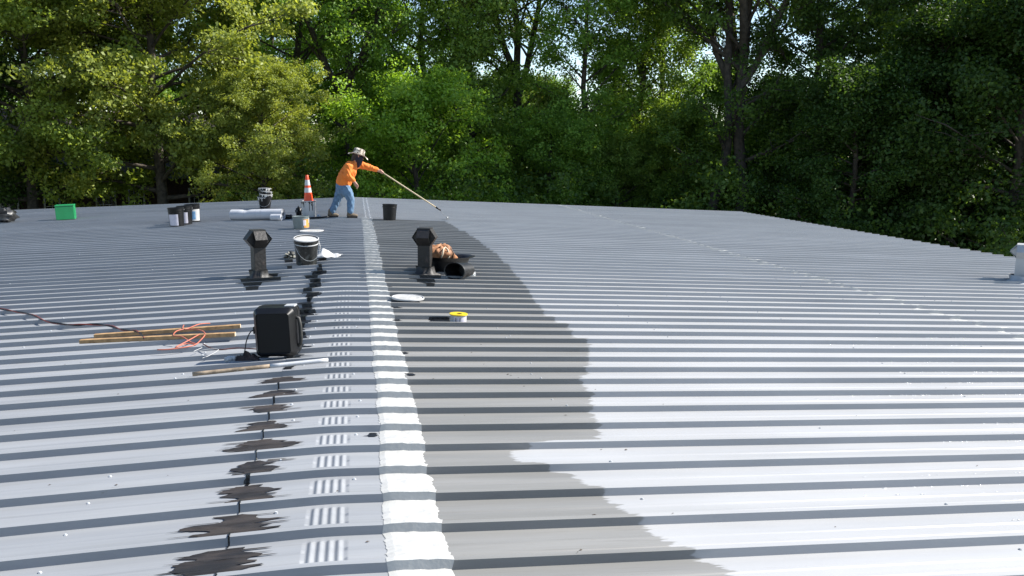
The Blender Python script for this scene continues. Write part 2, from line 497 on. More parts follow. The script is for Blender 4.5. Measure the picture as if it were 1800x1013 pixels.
# smears beside the white tape; the last paints the tape roll's shadow and tar
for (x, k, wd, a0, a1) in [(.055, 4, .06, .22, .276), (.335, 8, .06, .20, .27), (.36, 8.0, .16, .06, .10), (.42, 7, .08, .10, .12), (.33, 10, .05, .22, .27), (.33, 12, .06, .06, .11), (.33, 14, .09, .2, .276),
                           (.34, 16, .12, .22, .276), (.33, 18, .06, .2, .27), (.055, 19, .05, .1, .2), (.34, 20, .08, .15, .27), (.05, 22, .08, .1, .27), (.05, 23, .12, .08, .27), (.36, 23, .14, .1, .27),
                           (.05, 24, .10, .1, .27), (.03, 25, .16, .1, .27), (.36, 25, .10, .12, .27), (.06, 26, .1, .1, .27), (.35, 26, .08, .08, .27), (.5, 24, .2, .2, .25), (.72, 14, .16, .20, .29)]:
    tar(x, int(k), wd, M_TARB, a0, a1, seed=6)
strip('tar_or_shadow_patch', ybreaks(Y0 + 14 * P + .16, Y0 + 14 * P + .3036, (.18, .2, .22, .24, .26, .28)), lambda y: (.605 + .03 * hsh('q', y), .80), 4, .004, M_TARB, 0, 9)  # the tape roll's cast shadow and tar smear, painted as one dark strip
# round the two dark vent stacks
for (x, k, wd) in [(-1.14, 21, .20), (-1.12, 22, .46), (-1.08, 23, .58), (-1.0, 24, .34), (.74, 22, .34), (.76, 21, .18), (.80, 23, .48), (.84, 24, .28), (-.85, 26, .12), (-.9, 28, .2), (-.95, 38, .35)]:
    tar(x, k, wd * 1.25, M_TARB, -.0028, .285, seed=7)


# beads of wet paint left along the rib feet and stiffeners of the fresh coat, and small litter on the roof
M_WET = plain("wet_paint_bead", (.50, .51, .52), .12, .05, 30, spec=.7)
bd = MB(); rr = random.Random(31)
def blob(mb, x, y, lx, ly, h):
    z = roof_z(x, y) - .0006; vs = []; n = 8
    for q, hh in ((1, 0), (.8, .6), (.4, .95)):
        for i in range(n): vs.append((x + lx * q * math.cos(2 * math.pi * i / n), y + ly * q * math.sin(2 * math.pi * i / n), z + h * hh))
    vs.append((x, y, z + h))
    mb.add(vs, [(j * n + i, j * n + (i + 1) % n, (j + 1) * n + (i + 1) % n, (j + 1) * n + i) for j in range(2) for i in range(n)] + [(2 * n + i, 2 * n + (i + 1) % n, 3 * n) for i in range(n)])
for k in range(-2, 16):
    for off, dens in ((-.008, 34), (.094, 9), (.132, 12), (.214, 16)):
        if rr.random() < .25: continue
        xs0 = rr.uniform(1.9, 3.2) + max(0, k) * .10; span = rr.uniform(.6, 2.0)
        for _ in range(int(dens * span * rr.uniform(.4, 1))):
            x = xs0 + span * rr.random() ** .8; ln = rr.uniform(.003, .012) * (2.2 if rr.random() < .15 else 1)
            blob(bd, x, Y0 + k * P + off + rr.uniform(-.003, .003), ln, rr.uniform(.002, .0035), rr.uniform(.0015, .0032))
o = bd.build("paint_beads", M_WET, roof, True); o["kind"] = "stuff"
lt = MB()
for _ in range(170):
    x = rr.uniform(-3.2, 1.3) if rr.random() < .8 else rr.uniform(1.3, 5); y = 2.3 + 8 * rr.random() ** 1.6
    if math.sqrt((x - .2) ** 2) < .12: continue
    a_ = rr.uniform(-.5, .5); l_ = rr.uniform(.003, .011); w_ = l_ * rr.uniform(.2, .6); z = roof_z(x, y) + .0025
    lt.add([(x - l_ * math.cos(a_), y - l_ * math.sin(a_), z), (x + w_ * math.sin(a_), y - w_ * math.cos(a_), z + .001), (x + l_ * math.cos(a_), y + l_ * math.sin(a_), z + .0015), (x - w_ * math.sin(a_), y + w_ * math.cos(a_), z + .003)], [(0, 1, 2, 3)])
o = lt.build("roof_litter", plain("leaf_litter", (.07, .05, .035), .8, .5, 4), roof); o["kind"] = "stuff"

# ------------------------------------------------------------------ ground
def ground_h(x, y):
    t = max(0, min(1, (y - 27) / 14)); t = t * t * (3 - 2 * t)
    return 1.2 * t
g = MB()
gx = [-600, -200, -100, -60, -40, -20, 0, 20, 40, 60, 100, 200, 600]; gy = [-400, -100, -30, 0, 20, 27, 30, 33, 36, 39, 41, 45, 60, 100, 250, 900]
g.add([(x, y, ground_h(x, y)) for x in gx for y in gy], [(i * len(gy) + j, (i + 1) * len(gy) + j, (i + 1) * len(gy) + j + 1, i * len(gy) + j + 1) for i in range(len(gx) - 1) for j in range(len(gy) - 1)])
ng = NT("forest_floor"); gp = ng.pos()
ga = ng.noise(gp, .35, 5, .6); gb = ng.noise(gp, 3, 5, .7)
ng.set(Base_Color=ng.mix(ng.step(ga, .4, .6), ng.mix(gb, rgb(.05, .04, .028), rgb(.10, .08, .055)), ng.mix(gb, rgb(.03, .05, .015), rgb(.07, .10, .03))), Roughness=.95)
go = g.build("ground", ng.m); tag(go, "leaf litter and grass under the trees behind the building", None, None, "structure")

# ------------------------------------------------------------------ trees
def leaf_material(name, dark, light, trans):
    n = NT(name)
    at = n.n("ShaderNodeAttribute", attribute_name="tint").outputs['Fac']
    oc = n.n("ShaderNodeObjectInfo").outputs['Color']
    c = n.mix(1.0, n.mix(at, rgb(*dark), rgb(*light)), oc, 'MULTIPLY')
    n.set(Base_Color=c, Roughness=.5); n.bsdf.inputs['Specular IOR Level'].default_value = .35
    tr = n.n("ShaderNodeBsdfTranslucent")
    n.l(n.mix(1.0, c, rgb(1.25, 1.18, .5), 'MULTIPLY'), tr.inputs[0])
    mx = n.n("ShaderNodeMixShader"); mx.inputs[0].default_value = trans
    n.l(n.bsdf.outputs[0], mx.inputs[1]); n.l(tr.outputs[0], mx.inputs[2]); n.l(mx.outputs[0], n.out.inputs[0])
    return n.m
M_LEAF = leaf_material("leaves", (.10, .15, .03), (.32, .40, .09), .5)
M_BARK = plain("bark", (.075, .06, .047), .9, .45, 6, bump=.8, bscale=14)

def tube_np(paths, nseg=6):
    V, F = [], []; n0 = 0
    for pts, rad in paths:
        pts = np.asarray(pts, float); rad = np.asarray(rad, float); m = len(pts)
        t = np.gradient(pts, axis=0); t /= np.linalg.norm(t, axis=1, keepdims=True) + 1e-9
        up = np.tile([0., 0., 1.], (m, 1)); up[np.abs(t[:, 2]) > .9] = [1, 0, 0]
        if np.abs(t[:, 2]).mean() > .6: up[:] = [1, 0, 0]
        a = np.cross(t, up); a /= np.linalg.norm(a, axis=1, keepdims=True) + 1e-9; b = np.cross(a, t)
        ns = nseg if rad[0] > .06 else 4
        th = np.arange(ns) * 2 * np.pi / ns
        ring = pts[:, None] + rad[:, None, None] * (a[:, None] * np.cos(th)[None, :, None] + b[:, None] * np.sin(th)[None, :, None])
        V.append(ring.reshape(-1, 3))
        i = np.arange(m - 1)[:, None] * ns; k = np.arange(ns)[None]; k2 = (k + 1) % ns
        F.append((np.stack([i + k, i + k2, i + ns + k2, i + ns + k], -1).reshape(-1, 4)) + n0); n0 += m * ns
    return np.concatenate(V), np.concatenate(F)
def quad_mesh(name, V, F, mat, tint=None, smooth=False):
    me = bpy.data.meshes.new(name)
    me.vertices.add(len(V)); me.vertices.foreach_set("co", np.ascontiguousarray(V, np.float32).ravel())
    me.loops.add(F.size); me.loops.foreach_set("vertex_index", np.ascontiguousarray(F, np.int32).ravel())
    me.polygons.add(len(F)); me.polygons.foreach_set("loop_start", np.arange(len(F), dtype=np.int32) * 4)
    if smooth: me.polygons.foreach_set("use_smooth", np.ones(len(F), bool))
    me.update(calc_edges=True); me.materials.append(mat)
    if tint is not None:
        at = me.attributes.new("tint", 'FLOAT', 'FACE'); at.data.foreach_set("value", np.ascontiguousarray(tint, np.float32))
    return me
def leaves(rng, C, rad, N, size, center=None, flat=.6, ctint=None, updir=.55):
    idx = rng.integers(0, len(C), N)
    off = rng.normal(size=(N, 3)); off /= np.linalg.norm(off, axis=1, keepdims=True)
    off *= (rng.random((N, 1)) ** .5) * rad; off[:, 2] *= flat
    p = C[idx] + off
    nr = rng.normal(size=(N, 3)) * .75; nr[:, 2] += updir
    if center is not None:
        o = p - center; o /= np.linalg.norm(o, axis=1, keepdims=True) + 1e-6; nr += o * .45
    nr /= np.linalg.norm(nr, axis=1, keepdims=True)
    t = rng.normal(size=(N, 3)); t[:, 2] -= .5; t -= (t * nr).sum(1, keepdims=True) * nr; t /= np.linalg.norm(t, axis=1, keepdims=True) + 1e-6
    b = np.cross(nr, t)
    s = size * rng.uniform(.6, 1.25, (N, 1))
    V = np.stack([p - t * s * .5, p + b * s * .36 + nr * s * .10 - t * s * .08, p + t * s * .55, p - b * s * .36 + nr * s * .10 - t * s * .08], 1).reshape(-1, 3)
    F = np.arange(4 * N).reshape(-1, 4)
    ct = rng.random(len(C)) if ctint is None else ctint
    tint = np.clip(ct[idx] * .6 + rng.random(N) * .5 - .05, 0, 1)
    return V, F, tint
def tree_meshes(seed, H, r0, h0, spread, nlimb, nleaf, leaf, clump, up=.45, forks=0, fork_h=6, cone=False, low=1.0, droop=0):
    rng = np.random.default_rng(seed); paths = []; C = []
    n = 11; tz = np.linspace(0, H * .93, n)
    wx = np.cumsum(rng.normal(0, .11, n)) * (H / 16); wy = np.cumsum(rng.normal(0, .11, n)) * (H / 16); wx -= wx[0]; wy -= wy[0]
    trunk = np.stack([wx, wy, tz], 1); rad = r0 * (1 - tz / H) ** .8 + .03; rad[0] *= 1.35
    paths.append((trunk, rad)); leaders = [(trunk, rad, h0)]
    for q in range(forks):
        zf = fork_h + rng.uniform(-1, 1.5); i0 = np.array([np.interp(zf, tz, wx), np.interp(zf, tz, wy), zf])
        az = rng.uniform(0, 6.28); m = 8; s = np.linspace(0, 1, m)[:, None]; Lf = H * .9 - zf
        d = np.array([math.cos(az), math.sin(az), 0]) * rng.uniform(.28, .5)
        pth = i0 + s * Lf * np.array([0, 0, 1.]) + (s ** .75) * Lf * d + np.cumsum(rng.normal(0, .08, (m, 3)), 0) * s
        rd = float(np.interp(zf, tz, rad)) * .8 * (1 - s[:, 0]) ** .7 + .025
        paths.append((pth, rd)); leaders.append((pth, rd, zf + 1.2))
    for i in range(nlimb):
        tr, rd, hmin = leaders[i % len(leaders)]
        u = (i + rng.random()) / nlimb; z = hmin + (H * .92 - hmin) * (u ** (1.05 / low))
        o = np.array([np.interp(z, tr[:, 2], tr[:, 0]), np.interp(z, tr[:, 2], tr[:, 1]), z]); r1 = float(np.interp(z, tr[:, 2], rd)) * .45
        w = (z - h0) / max(.1, H - h0)
        env = (1 - w) ** .8 + .12 if cone else max(.22, math.sin(math.pi * min(1, .22 + .74 * max(0, w))) ** .7)
        Lb = spread * env * rng.uniform(.7, 1.15); az = i * 2.39996 + rng.normal(0, .35); el = up + rng.normal(0, .18) + .25 * w
        d = np.array([math.cos(az) * math.cos(el), math.sin(az) * math.cos(el), math.sin(el)])
        m = 6; s = np.linspace(0, 1, m)[:, None]
        pth = o + s * Lb * d + np.cumsum(rng.normal(0, .05 * Lb / 3, (m, 3)), 0) * s - np.array([0, 0, 1.]) * (s ** 2) * Lb * droop
        paths.append((pth, np.maximum(.012, r1 * (1 - s[:, 0] * .85))))
        for j in range(6):
            u2 = rng.uniform(.3, 1); q0 = pth[0] + 0; q0 = np.array([np.interp(u2, s[:, 0], pth[:, k]) for k in range(3)])
            d2 = d + rng.normal(0, .65, 3); d2[2] = d2[2] * .6 + .1 - droop * .6; d2 /= np.linalg.norm(d2); L2 = Lb * rng.uniform(.22, .42)
            p2 = q0 + np.linspace(0, 1, 4)[:, None] * L2 * d2 + rng.normal(0, .04, (4, 3))
            paths.append((p2, np.linspace(max(.012, r1 * .4), .008, 4)))
            for u3 in (.45, .75, 1.0, 1.12): C.append(q0 + d2 * L2 * u3 + rng.normal(0, .25, 3))
    C = np.array(C); zt = C[:, 2]
    ct = np.clip(rng.random(len(C)) * .9 + .05, 0, 1)
    V, F = tube_np(paths, 8); tm = quad_mesh("trunk", V, F, M_BARK, smooth=True)
    V, F, ti = leaves(rng, C, clump, nleaf, leaf, np.array([0, 0, (h0 + H) / 2]), ctint=ct)
    return tm, quad_mesh("crown", V, F, M_LEAF, ti)
KIND = {
    'olive': tree_meshes(11, 17, .24, 3.3, 5.6, 54, 110000, .155, .60, .30, low=1.25, droop=.12),
    'bushy': tree_meshes(12, 8.6, .13, .8, 3.2, 36, 50000, .135, .58, .42, low=1.2),
    'open': tree_meshes(13, 20, .21, 5.2, 3.7, 40, 34000, .14, .60, .62, forks=2, fork_h=7.0),
    'openb': tree_meshes(14, 20, .25, 4.6, 3.9, 44, 36000, .14, .60, .50, forks=2, fork_h=7.5),
    'tall': tree_meshes(15, 19, .20, 2.6, 4.2, 48, 70000, .145, .62, .42),
    'slim': tree_meshes(17, 18, .15, 2.4, 3.0, 46, 44000, .14, .60, .48),
    'dense': tree_meshes(16, 12, .18, .3, 4.2, 52, 70000, .14, .66, .20, low=1.3, cone=True),
}
CA, SA = math.cos(0.18364), math.sin(0.18364)
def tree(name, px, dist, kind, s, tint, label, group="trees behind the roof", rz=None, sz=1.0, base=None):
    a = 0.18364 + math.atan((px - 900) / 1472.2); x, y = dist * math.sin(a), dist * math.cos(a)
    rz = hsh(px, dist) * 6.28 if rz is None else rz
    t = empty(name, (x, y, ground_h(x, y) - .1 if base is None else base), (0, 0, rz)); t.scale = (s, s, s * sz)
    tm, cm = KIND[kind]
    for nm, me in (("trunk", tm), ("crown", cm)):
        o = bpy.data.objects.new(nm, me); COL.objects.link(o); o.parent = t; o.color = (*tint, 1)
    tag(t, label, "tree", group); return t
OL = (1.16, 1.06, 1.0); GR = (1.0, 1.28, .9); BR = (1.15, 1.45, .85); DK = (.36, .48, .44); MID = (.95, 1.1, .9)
tree("sweetgum_tree", 275, 37, 'olive', 1.0, OL, "broad olive green tree filling the left, nearest behind the green box", rz=.6)
tree("sweetgum_tree", 70, 39, 'olive', .95, (1.0, 1.02, .8), "olive green tree right of the dark left edge, above the house windows")
tree("sweetgum_tree", 470, 34.5, 'olive', .52, OL, "low olive green tree with drooping boughs above the stacked pails", rz=2.2)
tree("leafy_tree", -70, 41, 'tall', 1.0, DK, "dark green tree cut off by the left edge of the photo")
tree("leafy_tree", 525, 43, 'tall', 1.05, GR, "tall green tree with layered boughs above the traffic cone")
tree("leafy_tree", 640, 42, 'openb', .95, GR, "tall green tree directly above the worker in orange", rz=1.0)
tree("maple_tree", 725, 36, 'bushy', .98, BR, "bright green bushy tree right of the worker's hat")
tree("leafy_tree", 745, 44, 'tall', 1.0, BR, "tall bright green tree rising behind the bushy bright one")
tree("leafy_tree", 838, 41, 'slim', 1.08, MID, "tree with a straight dark trunk right of the bushy bright tree")
tree("leafy_tree", 893, 43, 'openb', 1.0, OL, "forked tree with an olive crown at the middle of the photo top")
tree("leafy_tree", 1012, 42, 'slim', 1.0, GR, "slim tree left of the largest sky gaps")
tree("leafy_tree", 1110, 44, 'slim', 1.02, MID, "thin forked tree standing among the largest sky gaps", rz=4.0)
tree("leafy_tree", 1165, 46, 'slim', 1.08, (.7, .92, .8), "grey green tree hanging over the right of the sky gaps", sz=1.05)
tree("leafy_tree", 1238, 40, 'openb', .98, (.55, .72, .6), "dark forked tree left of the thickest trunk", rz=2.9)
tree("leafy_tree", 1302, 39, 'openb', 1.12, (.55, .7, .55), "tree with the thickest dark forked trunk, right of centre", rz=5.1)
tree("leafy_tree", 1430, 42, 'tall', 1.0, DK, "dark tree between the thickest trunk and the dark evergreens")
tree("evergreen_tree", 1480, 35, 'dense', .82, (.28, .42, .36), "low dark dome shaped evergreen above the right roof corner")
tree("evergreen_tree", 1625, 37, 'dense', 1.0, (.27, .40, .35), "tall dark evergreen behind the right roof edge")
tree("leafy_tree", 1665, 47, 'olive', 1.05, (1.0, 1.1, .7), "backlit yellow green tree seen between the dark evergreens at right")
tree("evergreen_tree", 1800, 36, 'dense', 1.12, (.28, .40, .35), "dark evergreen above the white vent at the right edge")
tree("leafy_tree", 1770, 45, 'tall', 1.25, DK, "tall dark tree in the top right corner of the photo")
tree("maple_tree", 965, 40, 'bushy', .8, GR, "low green leafy tree at the middle, right of the bright bushy tree")
tree("maple_tree", 1080, 41, 'bushy', .68, MID, "low leafy tree under the largest sky gaps")
tree("maple_tree", 1200, 42, 'bushy', .85, (.85, 1.0, .7), "low leafy tree left of the dark forked trunks")
for i, (px, d, k, s) in enumerate([(-120, 55, 'tall', 1.1), (150, 58, 'tall', 1.1), (370, 57, 'tall', 1.1), (600, 60, 'tall', 1.1), (800, 58, 'tall', .66), (960, 57, 'dense', .85), (1065, 60, 'dense', .78), (1160, 58, 'dense', .72),
                                   (1260, 57, 'dense', .92), (1370, 58, 'dense', .85), (1520, 57, 'tall', 1.1), (1700, 56, 'tall', 1.1), (1850, 52, 'tall', 1.2), (700, 52, 'dense', .7), (880, 50, 'dense', .82), (1010, 52, 'dense', .6), (1120, 53, 'dense', .62), (1220, 50, 'dense', .6), (1340, 50, 'dense', .65),
                                   (480, 52, 'tall', .9), (270, 50, 'dense', .8), (1900, 44, 'dense', 1.3)]):
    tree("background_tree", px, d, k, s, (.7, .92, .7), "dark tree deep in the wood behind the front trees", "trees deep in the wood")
# the wood runs on to the right of the picture; these shade the dark right-hand trees
for (x, y, k, s) in [(37, 31, 'tall', 1.0), (42, 39, 'tall', 1.1), (36, 38, 'dense', 1.3), (45, 30, 'olive', 1.0), (46, 22, 'tall', 1.0)]:
    t = empty("background_tree", (x, y, ground_h(x, y)), (0, 0, x)); t.scale = (s, s, s)
    for nm, me in zip(("trunk", "crown"), KIND[k]):
        o = bpy.data.objects.new(nm, me); COL.objects.link(o); o.parent = t; o.color = (.6, .8, .62, 1)
    tag(t, "dark tree deep in the wood behind the front trees", "tree", "trees deep in the wood")
# undergrowth along the edge of the wood
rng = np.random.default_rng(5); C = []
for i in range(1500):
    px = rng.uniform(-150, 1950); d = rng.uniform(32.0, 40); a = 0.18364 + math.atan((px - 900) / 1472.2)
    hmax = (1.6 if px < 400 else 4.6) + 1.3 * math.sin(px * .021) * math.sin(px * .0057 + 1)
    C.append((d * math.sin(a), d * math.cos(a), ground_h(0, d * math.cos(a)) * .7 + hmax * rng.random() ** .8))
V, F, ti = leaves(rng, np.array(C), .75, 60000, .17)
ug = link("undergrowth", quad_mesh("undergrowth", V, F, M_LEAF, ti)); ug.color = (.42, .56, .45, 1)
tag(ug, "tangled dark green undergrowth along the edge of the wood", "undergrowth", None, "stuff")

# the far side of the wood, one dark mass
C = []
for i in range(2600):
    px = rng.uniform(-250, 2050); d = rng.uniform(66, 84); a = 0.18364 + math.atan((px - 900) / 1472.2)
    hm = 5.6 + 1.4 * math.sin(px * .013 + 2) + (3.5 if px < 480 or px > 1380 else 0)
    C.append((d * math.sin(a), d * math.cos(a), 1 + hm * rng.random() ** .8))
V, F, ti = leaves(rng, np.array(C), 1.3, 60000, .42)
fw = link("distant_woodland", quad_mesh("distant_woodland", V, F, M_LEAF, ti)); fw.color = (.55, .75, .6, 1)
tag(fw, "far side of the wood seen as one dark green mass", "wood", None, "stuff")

# ------------------------------------------------------------------ house behind the left trees
def house():
    a = 0.18364 + math.atan((150 - 900) / 1472.2); D = 44.0
    hx, hy = D * math.sin(a), D * math.cos(a); zb = ground_h(hx, hy) - .1
    t = empty("house", (hx, hy, zb), (0, 0, -a))
    tag(t, "dark brick house with white window frames half hidden behind the left trees", "house")
    Mb = plain("house_brick", (.06, .035, .03), .9, .4, 8); Mw = plain("window_white", (.62, .62, .6), .5, .06, 10); Mg = plain("window_glass", (.012, .016, .02), .08, .2, 2); Mr = plain("roof_shingle", (.11, .095, .085), .9, .3, 9)
    MB().box((-1, 3.0, 1.95), (15, 6, 3.9)).build("wall", Mb, t)
    r = MB(); r.add([(-9, -.5, 3.8), (7, -.5, 3.8), (7, 6.5, 3.8), (-9, 6.5, 3.8), (-9, 3, 7.0), (7, 3, 7.0)], [(0, 1, 5, 4), (2, 3, 4, 5), (0, 4, 3), (1, 2, 5), (3, 2, 1, 0)])
    rf = r.build("roof", Mr, t)
    MB().box((2.6, 3.6, 6.9), (.8, .8, 1.6)).build("chimney", Mb, rf)
    for wx, ww, wh, n in ((-3.05, .62, 1.5, 1), (-1.35, .55, 1.4, 1), (.88, .75, 1.45, 2), (2.2, .6, 1.4, 2), (4.9, .6, 1.4, 2)):
        zc = 1.85 + wh / 2
        wd = MB(); 
        for sx in (-1, 1): wd.box((wx + sx * (ww / 2 + .03), -.06, zc), (.07, .09, wh + .14))
        for sz in (-1, 1): wd.box((wx, -.055, zc + sz * (wh / 2 + .03)), (ww, .08, .07))
        w0 = wd.build("window", Mw, t)
        MB().box((wx, -.03, zc), (ww - .004, .02, wh - .004)).build("pane", Mg, w0)
        for q in range(1, n + 1): MB().box((wx - ww / 2 + ww * q / (n + 1), -.055, zc), (.03, .03, wh - .006)).build("muntin", Mw, w0)
        for q in range(1, 4): MB().box((wx, -.058, zc - wh / 2 + wh * q / 4), (ww - .006, .024, .03)).build("muntin", Mw, w0)
house()

# ------------------------------------------------------------------ materials for the things on the roof
M_BLACKP = plain("black_plastic", (.0045, .0048, .0058), .42, .3, 9, spec=.3)
M_BLACKM = plain("tarred_metal", (.010, .0085, .008), .55, .5, 14, dark=(.042, .028, .023), bump=.4, bscale=30)
M_WHITEP = plain("white_plastic", (.50, .50, .50), .4, .05, 9)
M_WHITES = plain("white_sheet", (.48, .49, .52), .6, .04, 4, bump=.25, bscale=8)
M_WIRE = plain("steel_wire", (.45, .45, .44), .35, .15, 30, metal=.6)
M_GREYM = plain("grey_tin", (.17, .20, .20), .45, .15, 10, metal=.2)
M_PAINT = plain("white_paint", (.50, .495, .48), .35, .06, 22, bump=.25, bscale=25)
M_ORANGE = plain("cone_orange", (.85, .075, .012), .45, .10, 6)
M_REFL = plain("reflective_band", (.55, .56, .58), .35, .08, 20)
M_GREEN = plain("green_plastic", (.012, .26, .085), .4, .08, 4)
M_WOOD = plain("raw_wood", (.36, .22, .10), .7, .25, 22, dark=(.20, .11, .05), spots=.05)
M_PVC = plain("grubby_pvc", (.50, .49, .46), .5, .12, 14, dark=(.20, .14, .085), spots=.07)
M_TARW = plain("tar_drip", (.005, .005, .006), .3, .4, 20)
M_WDRIP = plain("paint_drip", (.60, .60, .58), .35, .06, 20)
M_RED = plain("red_cable", (.20, .03, .02), .5, .2, 20)
M_BLK = plain("black_cable", (.012, .011, .011), .5, .2, 20)
M_YEL = plain("yellow_plastic", (.72, .52, .015), .4, .06, 12)
M_LEATHER = plain("tan_canvas", (.33, .145, .06), .7, .35, 9, dark=(.10, .045, .02), spots=.05, bump=.4, bscale=14)
M_STRAP = plain("cream_strap", (.55, .46, .33), .7, .1, 12)
M_RUBBER = plain("black_rubber", (.007, .007, .008), .45, .3, 7)
M_LABELW = plain("white_label", (.55, .53, .60), .5, .07, 14)
M_LABELB = plain("blue_label", (.10, .24, .42), .5, .35, 18)
M_LABELO = plain("orange_label", (.70, .30, .07), .5, .25, 16)

# ------------------------------------------------------------------ pails
def pail(name, label, cat, x, y, rt, rb, h, body, rz=0, lift=0, inside=None, fill=None, fillmat=None, drips=None, dripn=.5, handle='down', hmat=None,
         labels=(), ribs=(), rim=None, group=None, seed=0, tilted=True, parent_tilt=None):
    t = place(name, x, y, rz, lift, tilted); r = random.Random(seed)
    rad = lambda z: rb + (rt - rb) * z / h
    MB().lathe([(.0005, 0), (rb, 0), (rb + .001, .006)] + [(rad(h * q / 6), h * q / 6) for q in range(1, 7)] + [(rt - .006, h), (rb - .006, .012), (.0005, .012)], 32).build("body", body, t, True, sharp=40)
    for zr, dr in ribs:
        MB().lathe([(rad(zr) + .0005, zr - .007), (rad(zr) + dr, zr - .004), (rad(zr) + dr, zr + .004), (rad(zr) + .0005, zr + .007)], 32).build("ring", rim or body, t, True, sharp=30)
    MB().lathe([(rt + .001, h - .014), (rt + .007, h - .010), (rt + .007, h), (rt - .001, h + .004), (rt - .007, h)], 32).build("rim", rim or body, t, True, sharp=60)
    if fill is not None:
        MB().lathe([(rad(fill) - .007, fill)] + [(rad(fill) * q, fill + .003 * math.sin(q * 20)) for q in (.7, .4, .15, .001)], 28).build("paint_surface" if fill < h - .001 else "lid", fillmat, t, True)
    if drips:
        v, f = [], []; n = 56; w = 0; Ls = []
        for i in range(n):
            w = max(0, min(1, w + r.uniform(-.5, .5))); Ls.append(h * (.04 + .95 * (w if r.random() < dripn else w * .15)))
        d = MB()
        for i in range(n):
            if r.random() > dripn + .3: continue
            a0, a1 = i * 2 * math.pi / n, (i + 1) * 2 * math.pi / n
            l0 = Ls[i]; rows_ = 5; vs = []
            for k in range(rows_ + 1):
                z = h - .012 - l0 * k / rows_; z = max(z, .004); nar = 0 if k < rows_ else .35
                for a in (a0 + (a1 - a0) * nar, a1 - (a1 - a0) * nar):
                    vs.append(((rad(z) + .0022) * math.cos(a), (rad(z) + .0022) * math.sin(a), z))
            d.add(vs, [(2 * k, 2 * k + 2, 2 * k + 3, 2 * k + 1) for k in range(rows_)])
        d.build("drips", drips, t)
    for (a0, a1, z0, z1, m) in labels:
        MB().lathe([(rad(z0) + .003, z0), (rad(z1) + .003, z1)], 12, a0=a0, a1=a1).build("label", m, t, True)
    if handle:
        pts = []
        for q in range(13):
            a = math.pi * q / 12; zz = h * .86
            if handle == 'down': p = (rt * 1.06 * math.cos(a), -(rt + .012) * (math.sin(a) ** .55) if 0 < q < 12 else 0, zz - .62 * h * math.sin(a))
            else: p = (rt * 1.06 * math.cos(a), (rt + .012) * math.sin(a) if 0 < q < 12 else 0, zz + .02 - .25 * h * math.sin(a))
            pts.append(p)
        MB().tube(pts, .0032, 5).build("handle", hmat or M_WIRE, t)
        for sx in (-1, 1): MB().lathe([(.0005, 0), (.012, 0), (.012, .006), (.0005, .008)], 8, (sx * (rt * .985 + .004), 0, h * .86)).build("handle_lug", hmat or M_WIRE, t)
    if parent_tilt: t.rotation_mode = 'XYZ'; t.rotation_euler = (parent_tilt, tilt(x), rz)
    tag(t, label, cat, group); return t
PI = math.pi
RB = ((.31, .006), (.27, .005))
pail("paint_pail", "tar-streaked pail full of white paint, nearest pail, right of the left vent", "pail", -.647, 10.90, .152, .128, .335, plain("tarred_pail", (.008, .010, .009), .32, .5, 10, dark=(.055, .06, .056), spots=.04), rz=.35, fill=.322, fillmat=M_PAINT, drips=M_TARW, dripn=.5, rim=M_WHITEP, ribs=((.27, .005),), seed=5, parent_tilt=.17, lift=.004)
pail("paint_pail", "front one of three black-topped pails with white labels at left", "pail", -3.53, 17.60, .150, .132, .365, M_BLACKP, rz=.2, drips=None, labels=((-2.75, -1.35, .02, .24, M_LABELW),), ribs=RB, handle='back', seed=6, group="pails at left")
pail("paint_pail", "middle one of three black-topped pails with white labels at left", "pail", -3.46, 18.08, .150, .132, .365, M_BLACKP, rz=.0, labels=((-2.4, -1.0, .02, .24, M_LABELW),), ribs=RB, handle='back', seed=7, group="pails at left")
pail("paint_pail", "rear one of three pails at left, with a blue label", "pail", -3.40, 18.60, .150, .132, .365, M_BLACKP, rz=.0, labels=((-2.2, -.2, .02, .26, M_WHITEP), (-1.75, -1.0, .05, .22, M_LABELB)), ribs=RB, handle='back', seed=8, group="pails at left")
pail("black_bucket", "plain black bucket standing right of the white tape behind the vents", "bucket", .66, 17.60, .148, .128, .325, M_BLACKP, rz=.5, ribs=((.27, .005),), handle='back', hmat=M_BLACKP, seed=9)
pail("grey_pail", "short grey metal pail with an orange label below the traffic cone", "pail", -1.017, 15.90, .150, .138, .225, M_GREYM, rz=0, fill=.21, fillmat=M_GREYM, labels=((-1.15, -.15, .02, .17, M_LABELO), (-1.25, -.85, .06, .16, M_LABELW), (-.35, .1, .10, .19, M_WHITEP)), handle=None, seed=10)
pail("paint_pail", "white pail with black drips carrying the traffic cone", "pail", -1.00, 18.32, .155, .135, .36, M_WHITEP, rz=2.0, drips=M_TARW, dripn=.6, labels=((-2.0 - 2.0, -1.45 - 2.0, .0, .33, M_WHITEP),), handle='down', seed=12)
# nested stack: four pails, each standing in the one below
for i in range(4):
    pail("stacked_pail", ["bottom pail of the nested stack left of the traffic cone", "second lowest pail of the nested stack left of the traffic cone", "second highest pail of the nested stack left of the traffic cone", "top pail of the nested stack, white inside, left of the traffic cone"][i],
         "pail", -2.276 + .012 * math.sin(i * 2.2), 21.9 + .01 * math.cos(i * 3), .156, .128, .30, M_BLACKP if i < 4 else M_WHITEP, rz=i * 1.1, lift=.008 + i * .066 - .01, fill=.292 if i == 3 else None, fillmat=M_WHITEP,
         drips=M_WDRIP, dripn=.12, rim=M_WHITEP, handle='down' if i in (0,) else None, seed=20 + i, parent_tilt=.13, group="nested stack of pails")

